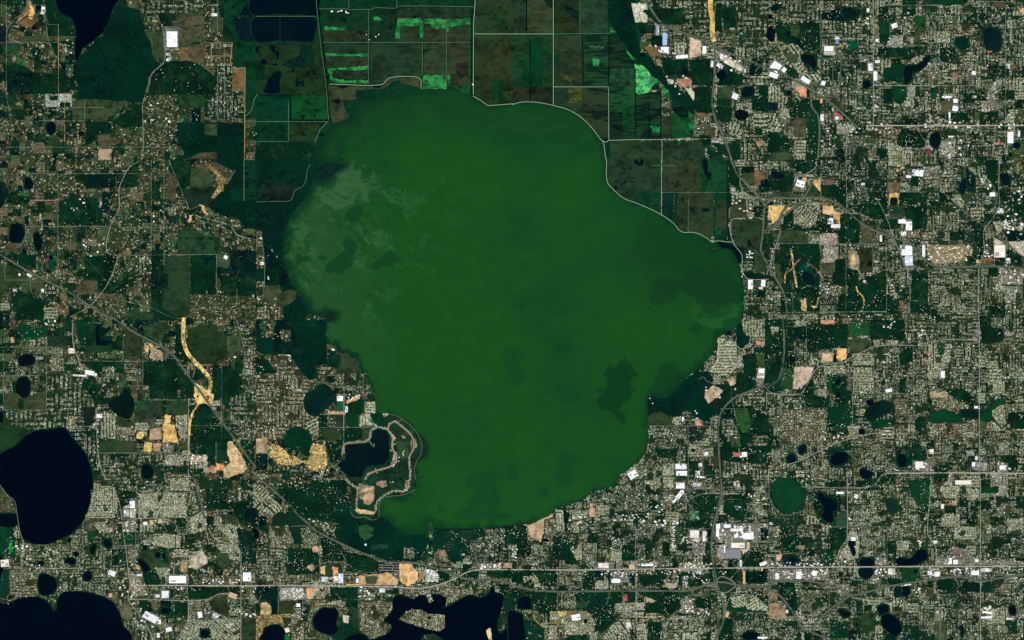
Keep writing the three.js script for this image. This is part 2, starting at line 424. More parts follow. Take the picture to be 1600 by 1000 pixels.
SURVEY.push(`
@1200,0
pond/4/22/28 40,50 26,24
pond/3/16/26 250,30 26,34
pond/4/18/28 18,215 34,55
pond/3/18/22 15,105 16,20
wood 50,140 140,150 320,140 325,330 200,300 60,250
sub/o/0/70 130,20 320,0 330,130 130,130
olive 140,160 210,160 190,230 140,220
pond/3/14/22 127,208 12,18
pond/4/26/26 185,270 20,38
pond/3/14/22 270,110 10,11
sub/n/50/60 60,280 170,270 330,420 330,525 200,470 80,370
f/14/52/30/wood 205,335 305,335 308,455 262,462 228,420
lake/3/20/26/1 210,350 250,340 285,355 300,400 290,430 255,400 225,390
olive 100,330 190,340 180,400 120,380
b 48,418 56,56 35 w # large square white warehouse at the bend of the diagonal highway
b 100,437 24,30 35 w # smaller white warehouse east of the large square one by the diagonal highway
b 35,470 54,28 18 w # white warehouse with slanted end just south of the large square one
b 235,500 58,26 33 w # long white shop building along the diagonal highway near the orange clay lot
b 345,520 24,24 20 w # white church-sized building east of the diagonal highway beside dark trees
sub/n/0/55 0,540 70,540 130,620 90,690 0,630
f/235/165/125/sand 170,535 242,540 242,612 200,605
pond/3/16/28 130,577 17,18
wood 145,620 245,615 265,650 255,700 150,755 130,700
dwood 0,640 60,640 55,690 0,690
f/10/52/28/wood 240,640 330,620 320,1000 240,1000 250,850
sub/n/20/52 0,708 55,708 80,790 75,830 0,830
wood 0,820 100,850 130,870 150,960 0,960
olive 30,950 130,945 150,1000 0,1000
sub/n/0/52 150,870 240,870 235,1000 180,1000
brown 160,740 240,740 240,860 160,860
sub/o/0/62 330,130 570,60 655,60 655,330 330,330
pale 348,284 420,284 420,345 348,345
b 380,305 56,30 0 w # broad white store roof beside its pale parking area in the north-east
b 432,262 22,22 0 v # small violet-blue roof just north-east of the broad white store
b 432,237 26,16 0 w # small white roof above the violet-blue one
bs 440,275 495,320 5 7,12 o # small orange-tinted roof between the broad white store and the green pond
f/16/66/40/wood 500,255 560,255 560,315 500,315
pond/10/80/60 530,283 26,26
sub/d/0/62 330,370 570,370 570,530 330,530
b 640,420 26,44 0 w # white store with a reddish annex along the north-south avenue
b 670,475 24,56 0 w # tall white store block on the east side of the north-south avenue
b 625,65 16,26 0 w # slim white building near the north end of the avenue
b 685,384 28,16 0 w # low white shop just east of the avenue below the long green park
b 683,252 20,16 0 w # small white square shop midway along the north-south avenue
pond/3/20/32 615,527 30,30
wood 690,40 750,40 760,250 735,290 700,270
f/16/62/34/wood 700,110 740,110 745,210 700,210
olive 920,110 980,110 975,150 990,190 950,210 940,270 905,265 920,180
f/24/76/36/field 925,100 985,100 980,165 920,160
f/120/95/70/sand 885,240 915,235 905,270 880,265
wood 690,290 860,300 870,350 760,360 690,360
lake/5/22/26/1 860,420 930,405 980,365 1012,350 1000,395 960,430 905,458 890,505 852,520
f/10/54/34/wood 720,430 850,400 850,520 730,500
sub/n/50/45 900,360 980,335 960,385 910,400
f/10/58/34/wood 780,530 860,545 870,610 830,655 790,640
wood 730,560 780,550 780,650 720,640
b 790,160 34,26 -20 w # white cross-shaped building in the leafy north-east suburb
bs 855,80 895,110 3 10,16 c # cream building in the trees beside the northern golf ground
dwood 330,90 450,50 580,60 560,130 420,130 340,120
lake/20/27/36/1 470,50 540,60 560,100 500,120 470,90
lake/18/28/42/1 1350,190 1400,175 1450,200 1455,290 1410,330 1360,290
lake/20/32/40/1 1170,250 1230,230 1250,290 1200,310
sub/d/0/46 1390,90 1490,80 1490,150 1400,150
wood 1080,300 1170,300 1170,400 1080,380
f/100/82/62/sand 1150,455 1200,450 1190,490 1170,525 1155,510
brown 1080,630 1155,630 1150,740 1080,735
sub/d/0/46 1155,690 1230,690 1230,740 1155,740
b 1117,606 58,11 0 w # long thin white warehouse north of the wide pale boulevard
b 1172,630 26,22 0 w # white building east of the long thin warehouse, upper of two
b 1170,678 34,30 10 w # white building east of the brown field, lower of two
b 1134,735 10,66 0 w # tall thin white block standing on the wide pale boulevard
b 1290,606 26,14 10 w # white roof in the suburb north of the eastern boulevard
b 1515,860 36,70 0 w # tall white warehouse south of the boulevard near the eastern edge
b 1568,835 14,36 0 w # narrow white building east of the tall white warehouse
b 1500,415 22,26 0 w # white school roof beside a tan playing field in the far north-east
b 1285,455 22,22 10 w # small white building alone in woods on the eastern side
tan 1510,400 1560,400 1560,432 1510,432
b 1388,322 26,8 0 r # thin orange-red roof on the south shore of the hazy eastern lake
b 338,735 22,40 0 w # white slab west of the red-roofed complex by the railway town
b 424,716 22,24 0 r # red-roofed building, northern of the pair in the railway town
b 452,736 26,20 0 r # red-roofed building, southern of the pair in the railway town
b 432,738 26,18 0 w # white roof between the two red-roofed buildings
b 334,632 16,26 0 o # small orange building alone beside the railway near the town
sub/d/0/46 560,690 640,700 640,760 560,740
dwood 850,745 942,745 935,780 850,775
lake/14/22/30/1 1020,850 1060,830 1075,880 1050,925 1015,900
wood 810,800 1000,830 980,920 810,910
wood 430,930 480,930 480,990 430,990
sub/t/0/60 660,780 840,790 800,900 600,850
wood 1070,720 1250,700 1250,760 1140,760
f/24/70/40/field 1015,545 1050,545 1050,620 1015,620
lake/4/22/28/1 1535,900 1560,888 1580,905 1560,922 1540,920
pond/3/18/24 1515,966 16,14
pond/4/26/26 1480,990 18,30
pond/4/22/24 1375,888 14,10
f/150/80/70/sand 1410,890 1475,890 1470,905 1410,905
f/120/70/60/urban 985,930 1025,930 1020,975 985,975
brown 1410,10 1480,10 1480,50 1410,45
f/225/150/110/sand 1572,60 1600,50 1600,85 1580,85
green 1010,0 1250,0 1230,30 1010,25
hwy 0,430 60,440 100,462 200,520 300,580 400,650 490,730 560,800
lane 330,0 330,530
art 658,0 658,785
lane 1070,30 1070,690
lane 1485,40 1485,1000
lane 330,368 655,368
art 650,535 1070,535
lane 1070,535 1485,535
lane 690,286 1065,286
artw 640,785 850,785 1600,785
art 860,785 930,800 965,860 1010,900
lane 1250,10 1400,8 1485,12
lane 1250,14 1230,40 1070,36 700,30
lane 455,330 455,530
lane 405,370 405,530
lane 487,740 487,1000
hwy 290,560 270,620 275,670 310,720 322,800 318,900 310,1000
lane 110,850 150,790 155,850 240,860
bs 640,770 800,830 10 7,13 c # cream shop in the old town centre where boulevard and avenue meet
bs 500,760 640,830 7 7,12 w # small white shop in the old town west of the avenue
bs 970,755 1320,800 16 8,16 w # white store lining the wide pale eastern boulevard
bs 1380,770 1590,800 7 7,12 w # small white shop at the eastern end of the wide pale boulevard
bs 310,800 410,990 9 7,13 p # small pinkish workshop beside the elevated road south of the railway town
bs 580,100 660,150 4 7,14 c # cream building west of the avenue near the northern edge
bs 1090,840 1260,1000 10 8,16 w # pale shop building in the hazy commercial quarter on the east side
bs 640,600 690,780 6 7,12 w # little white building strung along the middle of the avenue
`, `
@0,250
sub/s/0/90 110,90 470,90 470,210 180,200
wood 370,262 460,230 600,235 640,290 640,405 370,405
wood 720,88 862,88 862,170 735,170
dwood 480,90 720,90 720,170 540,180
wood 945,130 1000,130 1000,240 945,250
wood 1060,0 1220,0 1190,60 1190,170 1130,170
olive 1190,48 1290,48 1335,90 1335,170 1190,170
f/26/44/28/field 1140,178 1350,178 1330,240 1300,290 1190,300
dwood 0,130 60,170 60,260 0,300
lake/5/14/26/1 160,110 180,112 205,150 190,180 155,172
lake/6/16/26/1 70,410 105,395 140,415 150,470 125,515 80,515 60,490
lake/5/14/24/1 210,470 240,460 262,510 250,560 225,555
pond/4/16/24 152,575 17,18
wood 60,590 230,590 220,660 150,660 100,640
f/14/70/50/wood 320,570 345,590 340,690 320,690 300,650 310,620
pond/10/70/60 248,656 13,15
pond/3/14/24 318,608 13,16
tan 770,505 820,505 820,590 760,590
sub/s/0/80 760,370 880,360 900,500 820,510 740,480
sub/s/0/80 690,420 890,420 860,560 690,570
sub/o/0/60 860,600 945,600 945,725 860,725
wood 530,600 660,600 735,620 700,710 640,810 530,745
wood 610,755 772,755 772,830 680,835 610,820
brown 530,750 610,750 610,832 450,832
brown 600,832 760,838 760,870 600,870
wood 945,595 1025,595 1025,760 1180,900 1185,1000 950,1000
f/44/50/30/field 1025,600 1188,600 1188,990 1100,985 1010,920 1025,760
dwood 945,710 1050,710 1050,800 945,810
wood 1190,595 1350,595 1350,840 1190,840
olive 1355,590 1435,590 1435,675 1355,675
wood 1355,680 1430,680 1430,710 1355,710
dwood 1440,560 1600,570 1600,740 1540,800 1430,830
wood 1370,720 1600,740 1600,860 1400,880
sub/s/0/80 1185,845 1590,850 1590,1000 1190,1000
f/48/58/40/field 1110,440 1200,420 1350,520 1350,590 1110,590
swamp 1330,0 1600,0 1600,440 1500,400 1430,360 1350,330 1300,290 1330,245 1400,190 1470,80
f/10/50/30/field 1530,0 1600,0 1600,255 1530,255
f/6/44/30/field 1460,60 1522,60 1522,255 1440,255
sub/c/70/40 1275,0 1340,50 1412,120 1392,190 1335,242 1318,236 1362,165 1348,90 1290,45
wood 1200,300 1290,370 1440,430 1510,440 1500,470 1430,410 1250,370
sub/t/0/70 1430,360 1500,370 1510,420 1450,430
sand 1245,275 1278,290 1300,345 1272,330
sand 1182,345 1202,345 1196,390 1175,388
brown 190,755 270,755 270,790 200,790
f/62/58/52/field 0,640 110,680 190,755 60,800 0,860
olive 140,780 240,765 285,800 220,870 140,830
sub/d/0/60 280,770 370,790 380,900 300,910 270,850
wood 80,850 210,830 270,900 270,1000 100,1000
sub/n/0/50 275,920 362,920 362,1000 275,1000
sub/n/0/45 0,890 60,890 60,940 0,940
sub/s/0/60 560,910 720,870 800,920 800,1000 640,1000
f/58/70/56/field 800,940 960,950 960,1000 800,1000
brown 40,520 135,520 130,580 40,580
hwy 0,590 150,680 300,760 440,830 560,912 700,1000
art 870,5 805,50 768,120 745,175 745,300 715,360 690,415 665,540 680,585 735,600 720,660 690,740 640,825 560,912 440,980
lane 1055,0 1100,110 1182,305
lane 1182,310 1250,285
art 1200,340 1300,370 1440,412 1480,465 1610,500
lane 190,85 862,85
sandlane 190,252 350,252
lane 160,415 690,415
lane 735,422 1100,420
lane 735,600 1000,592 1350,590
lane 770,880 940,922 1020,960 1100,990 1150,990 1250,930 1400,950 1480,930 1600,912
lane 362,0 362,745
lane 945,0 945,600
lane 1025,0 1025,660
lane 1355,590 1350,800
road/12/70/90/60 430,500 560,640 720,815
lane 30,600 30,750 190,750
lane 0,330 40,250 60,210 30,130 20,60
lane 150,370 162,460 130,530 90,555
lane 110,90 110,190
lane 740,240 840,215 930,198
lane 190,750 195,820 225,865 265,820
lane 1525,0 1525,255
lane 1410,150 1440,110 1470,65
lane 1480,800 1480,920
b 1411,608 22,20 30 w # white building alone beside the big dark forest block in the west
b 182,720 28,14 30 w # white depot along the diagonal motorway in the far west, upper of two
b 122,716 14,12 30 w # small white depot west of the other by the diagonal motorway
b 215,695 18,12 30 o # small orange-tinted roof beside the diagonal motorway in the far west
b 96,815 24,16 0 p # pink roof in the meadow south of the diagonal motorway
b 266,816 16,18 0 w # small white silo-like building in the green meadow near the motorway
bs 400,240 640,330 9 7,15 w # bright white roof in the spread-out farm estate in the west
bs 520,520 670,610 7 7,12 w # white house in the estate near the bend of the western road
bs 850,600 945,690 6 6,10 w # white house in the packed estate west of the big forest block
bs 900,260 1060,420 8 6,11 c # cream farm building beneath the hazy patch in the west
bs 1190,920 1300,1000 4 8,14 o # orange-roofed shed beside the lane near the start of the sandy road
`, `
@400,250
swamp 0,0 400,0 360,100 330,210 250,300 190,400 170,500 165,620 220,780 280,870 340,950 300,1000 0,1000
f/7/42/29/field 0,80 120,60 310,60 315,125 220,250 0,260
f/24/40/34/field 20,160 220,155 240,185 215,245 20,248
f/4/34/28/wood 0,270 160,270 180,420 150,500 0,480
dwood 0,480 60,540 150,620 200,720 160,840 60,760 40,600 0,560
f/10/36/30/wood 430,20 560,30 450,120 360,130 370,60
dike 338,28 318,70 316,110 290,165 245,190 217,250 100,258 0,262
sub/t/0/60 0,440 40,440 45,520 60,680 0,680
wood 60,660 160,680 155,780 80,780
f/96/76/50/field 60,785 150,780 165,830 215,808 255,825 250,865 210,900 160,925 40,918
sub/o/0/55 0,760 60,760 40,900 0,900
sub/t/0/60 0,920 170,915 170,1000 0,1000
lane 0,500 35,530 50,600 55,700 45,860
b 38,646 20,18 0 w # white house by the marsh on the western lake shore
b 78,738 8,22 0 w # narrow white shed above the tan field on the western lake shore
b 30,487 12,12 0 c # small cream building at the northern tip of the shore hamlet
bs 60,550 150,620 4 5,9 g # grey waterside house on the marsh at the western shore
bs 0,850 130,970 8 6,10 c # cream house in the hamlet beside the tan field
lake/30/42/36/1 440,960 480,950 485,1000 445,1000
`, `
@800,250
f/42/48/31/field 592,0 932,0 932,340 850,298 780,268 700,238 640,188 598,140
f/14/56/34/field 730,190 932,204 932,335 840,295 770,264
f/56/44/35/field 945,0 1180,0 1180,198 945,198
f/20/66/36/field 1180,0 1340,0 1345,198 1180,198
lake/4/22/22/1 1190,0 1215,0 1222,70 1245,85 1240,125 1215,105 1195,60
lake/3/12/18/1 768,0 780,0 785,15 800,15 805,0 822,0 815,26 790,30 772,22
f/56/44/34/field 1100,204 1260,204 1260,480 1225,490 1170,462 1120,452 1102,450
f/12/46/36/wood 945,204 1035,204 1020,400 940,338
f/46/44/34/field 1040,204 1098,204 1098,450 1067,450 1030,430 1022,400
f/12/58/36/wood 1262,204 1350,200 1345,500 1262,505
f/56/46/36/field 1280,260 1345,250 1340,440 1270,440
f/26/84/48/bright 1265,420 1310,420 1310,475 1270,470
lake/4/12/18/1 1190,308 1225,305 1230,318 1210,316 1200,322
swamp 1340,0 1352,0 1352,130 1375,230 1350,330 1355,400 1370,510 1350,515 1342,400
f/70/52/42/field 1370,280 1420,235 1465,250 1460,360 1400,365 1360,370
wood 1355,0 1390,40 1430,100 1430,200 1360,140
olive 1440,80 1510,80 1510,160 1440,170
tan 1512,65 1600,65 1600,120 1555,125 1555,160 1515,160
dwood 1435,40 1512,40 1512,78 1435,78
dwood 1560,120 1600,120 1600,190 1560,190
f/52/47/40/field 1370,370 1570,370 1560,520 1560,610 1470,620 1440,600 1400,540 1375,470
f/100/80/62/sand 1470,320 1510,320 1512,362 1470,362
wood 1512,290 1560,290 1560,360 1512,360
olive 1515,560 1600,620 1600,700 1515,700
sub/o/0/60 1435,620 1510,620 1510,690 1440,690
swamp 1440,690 1600,720 1600,745 1445,740
olive 1510,750 1555,750 1550,800 1510,800
sub/o/0/60 1450,800 1600,800 1600,1000 1445,1000
dwood 1530,820 1580,820 1580,860 1530,860
lake/4/20/22/1 1300,515 1440,560 1425,640 1400,600 1370,560 1310,545
f/100/60/44/field 1250,548 1285,552 1285,560 1255,560
bdike 590,0 597,140 640,190 700,240 780,270 850,300 930,340 1020,405 1035,430 1070,452 1120,452 1170,462 1220,490 1255,515 1270,507 1365,512
bdike 935,0 934,340
dike 935,203 1345,203
dike 1102,240 1101,450
dike 1012,210 1012,330
dike 870,34 1025,34
dike 1310,510 1362,512
art 1365,-10 1400,80 1460,150 1540,230 1565,270 1580,290
hwy 1365,-10 1410,90 1480,160 1560,250 1590,290
hwy 1610,255 1580,290 1572,380 1565,480 1555,560 1580,620 1610,660
art 1428,60 1428,170 1462,230 1465,285
lane 1465,285 1600,285
lane 1365,198 1428,198
art 1456,365 1380,370 1362,400 1365,460 1390,530 1435,590 1440,690 1470,740 1600,745
b 1490,778 28,58 0 w # tall white warehouse on the east shore of the big lake, western of a pair
b 1570,770 26,40 0 w # white warehouse on the east shore of the big lake, eastern of a pair
b 1555,800 24,10 0 c # low cream annex below the eastern white warehouse of the shore pair
b 1380,185 18,18 0 g # grey shed at the end of the farm track by the toll road
bs 1465,570 1515,612 8 7,12 w # white packing shed beside the brown field north of the lake houses
bs 1370,250 1460,330 5 7,14 p # pinkish shed on the bare ground east of the drained fields
bs 1470,300 1512,365 4 8,14 c # cream building on the sandy lot beside the toll road
bs 1430,650 1450,740 3 6,9 c # small cream lake house on the east shore below the packing sheds
`, `
@1200,250
wood 160,0 290,0 280,40 230,90 170,60
lake/5/18/30/1 22,75 50,68 65,80 95,88 98,110 60,118 30,112
wood 0,130 110,130 115,190 0,190
olive 40,195 160,195 160,230 20,230
sand 270,125 328,120 328,198 268,195
b 202,148 52,40 15 w # large white warehouse inside the fork of the two toll roads
b 228,120 26,20 15 o # orange-tinted sandy yard building next to the warehouse in the toll road fork
olive 240,200 270,130 330,205 330,230 240,230
wood 330,160 490,150 490,300 400,230 340,230
tan 340,120 420,120 410,158 350,155
sub/d/0/50 330,0 740,0 740,190 500,200 490,130 340,110
sub/d/0/55 500,200 740,200 680,280 500,280
f/235/190/120/sand 0,282 100,282 85,345 30,400 20,370 0,360
sand 85,310 165,288 100,350
wood 100,350 160,310 150,410 90,440
sub/n/40/48 160,290 295,290 320,350 300,400 250,440 160,350
wood 120,390 230,430 330,420 330,440 130,440
wood 315,380 395,360 395,450 320,450
f/225/180/110/sand 340,285 410,282 412,340 345,340
f/215/170/100/sand 405,320 455,330 450,400 410,370
b 390,382 34,34 0 w # square white store roof west of the sandy lot by the toll road curve
b 422,412 58,22 0 w # low white store roof below the sandy lot by the toll road curve
olive 0,440 200,440 250,470 250,520 70,520
f/170/150/135/urban 330,455 440,460 430,530 320,530
wood 450,340 570,340 570,520 450,520
f/10/58/36/wood 470,420 550,430 540,500 480,500
brown 580,400 660,410 650,520 580,520
wood 500,290 570,280 740,290 740,370 660,370 600,340
wood 660,200 740,200 745,280 700,280
tan 745,140 820,140 820,190 750,190
sand 755,210 822,205 822,270 755,280
lake/20/30/26/1 768,245 800,245 800,275 770,272
wood 825,205 930,205 930,280 825,280
olive 755,285 850,285 850,360 760,360
wood 850,290 990,290 990,420 905,440 900,370 860,360
f/20/70/44/wood 760,300 820,300 810,330 770,330
b 935,80 70,38 8 w # big white irregular warehouse in the northern half of the eastern suburb
b 880,103 34,14 0 w # low white wing attached west of the big irregular warehouse
bs 800,30 855,90 4 12,20 o # orange-tan roof block west of the big irregular warehouse
b 594,150 20,14 0 c # cream school roof in the packed suburb north of the curving toll road
b 838,384 44,24 0 w # white warehouse wing, western of the L-shaped complex by the toll road
b 880,412 38,54 0 w # white warehouse wing, eastern of the L-shaped complex by the toll road
b 848,460 30,24 0 w # compact white warehouse just north of the toll road bend
f/110/96/74/urban 860,445 945,445 945,488 870,488
sub/t/0/45 950,450 1060,445 1060,520 950,520
sub/o/0/55 1040,290 1230,290 1230,440 1040,440
comm 825,530 905,530 900,640 870,660 830,590
b 868,566 66,60 0 w # very large white distribution warehouse west of the toll road interchange
b 840,545 34,28 0 g # grey roof corner at the top of the very large white warehouse
b 880,630 50,60 0 s # pale silver warehouse roof below the very large white one
b 973,568 18,74 0 w # tall thin white warehouse east of the toll road bend
f/150/132/96/urban 990,530 1275,535 1280,620 1040,660 1000,600
bs 1000,540 1270,640 16 7,15 c # cream industrial shed in the hazy tan estate north of the toll road
wood 1275,450 1345,380 1350,600 1300,650 1240,640 1240,600 1320,590
pond/6/60/50 1265,640 24,14
tan 1330,620 1400,600 1410,650 1330,655
pale 1412,540 1484,530 1480,612 1412,612
b 1448,570 68,76 0 c # huge square cream warehouse roof near the eastern edge
wood 1420,612 1485,612 1480,660 1420,655
dwood 1485,440 1600,450 1600,505 1500,510
pale 1410,480 1480,525 1412,535
f/200/185/165/urban 1500,510 1600,505 1600,600 1560,580
wood 1490,560 1580,600 1590,660 1490,650
sub/n/60/40 1405,380 1520,375 1430,480
sub/n/35/40 1140,240 1225,225 1230,310 1160,270
dwood 1180,180 1240,100 1240,50 1310,100 1250,190 1200,210
lake/4/22/34/1 1200,150 1225,120 1240,140 1230,200 1205,210
lake/6/22/32/1 1450,95 1490,85 1510,110 1505,155 1470,150
f/30/82/50/wood 1380,60 1420,60 1420,120 1380,120
wood 1370,0 1440,0 1440,110 1400,160 1370,80
b 1402,215 32,24 0 w # white store roof where the boulevard meets the north-south road in the east
b 1454,318 38,32 10 w # white store roof east of the curving eastern avenue
bs 1480,190 1600,300 10 9,18 w # white industrial building in the dense eastern quarter, northern rows
bs 1480,280 1600,470 16 9,18 w # white industrial building in the dense eastern quarter near the railway
bs 1420,370 1520,440 6 8,14 c # cream building within the fan of curved eastern streets
bs 1330,90 1400,180 8 7,13 w # small white building scattered north of the eastern avenue
bs 1350,530 1400,610 6 8,14 w # white shop beside the eastern avenue west of the huge cream warehouse
b 1500,630 24,30 0 w # white building between the huge cream warehouse and the eastern edge, by the toll road
b 1310,634 20,22 0 o # sandy-coloured roof at the interchange west of the huge cream warehouse
wood 80,520 220,520 320,530 320,960 80,960
wood 40,560 90,560 90,650 40,650
olive 40,650 80,650 100,800 60,760
sub/d/0/46 80,770 160,760 160,820 80,820
road/52/245/205/135 140,555 155,620 160,680 170,740 180,800
road/40/205/160/100 205,615 170,650 140,690 110,710 105,770
road/44/240/205/130 317,855 310,890 300,915 285,918 268,908
f/215/180/120/sand 205,870 240,865 242,945 210,940
road/28/165/140/90 235,640 270,660 310,690 345,740
f/12/62/48/wood 200,660 250,640 290,720 305,790 260,800 210,760 190,700
lake/8/28/32/1 210,720 250,700 285,740 295,780 240,770
bs 320,770 390,835 12 6,11 w # white house in the pale loop east of the reed-filled pond
f/150/140/120/urban 350,540 440,540 440,660 330,660
wood 420,620 490,620 490,800 400,770
brown 330,640 420,640 420,700 330,720
wood 500,780 740,690 740,960 440,960 440,850 500,830
road/40/225/195/120 552,790 560,820 590,850 600,900 590,925
f/120/105/80/sand 500,560 560,570 575,640 560,690 510,680
f/225/190/120/sand 520,580 545,590 545,650 520,660
wood 490,690 560,690 560,780 490,775
f/58/46/36/field 560,540 660,550 650,700 580,700
sub/o/0/60 660,540 740,540 820,600 860,690 660,660
wood 745,840 820,880 820,960 745,960
tan 820,880 855,880 850,945 825,945
wood 900,690 1000,720 1000,960 890,960
sub/o/0/50 1020,690 1310,700 1310,1000 1100,1000 1020,900
sub/n/0/40 1420,780 1560,790 1560,830 1420,830
comm 1440,690 1600,690 1590,780 1440,775
bs 1440,690 1600,780 9 8,16 c # cream store in the eastern quarter just south of the toll road
hwy -10,270 30,240 145,240 235,235 340,240 420,265 490,315 570,385 640,430 720,460 800,490 880,515 930,570 990,635 1050,665 1240,668 1450,665 1600,680
hwy 300,50 290,100 250,190 200,260 100,350 0,445
hwy 75,440 70,420 90,330 140,270
lane 0,35 120,35 155,70 180,100 155,190 145,240
art 300,-10 300,40 250,80 185,105
art 80,440 20,630 -10,720
hwy -10,660 60,760 100,840 120,960 125,1000
lane 330,0 330,240
lane 490,0 490,300
lane 55,522 740,525
art 680,240 740,360 790,500 860,660 885,740
road/14/120/116/100 1080,190 1240,330 1490,520 1600,610
art 1445,0 1442,180 1445,290 1400,370 1350,440 1350,580 1320,660 1315,1000
lane 740,525 740,960
lane 655,525 655,700
lane 487,530 487,960
art 90,952 740,948
lane 885,740 890,860 865,1000
lane 745,200 990,200
lane 330,525 330,840
lane 80,830 155,830 155,960
bs 490,540 730,560 6 7,12 g # grey yard shed along the lane south of the toll road curve
b 603,760 18,16 0 p # pinkish house-like building in the woods west of the railway line
b 706,490 14,40 0 c # slim cream building on the lane near the toll road bridge
bs 740,780 870,880 5 8,16 p # pinkish farm shed in the woods beside the railway in the east
`);
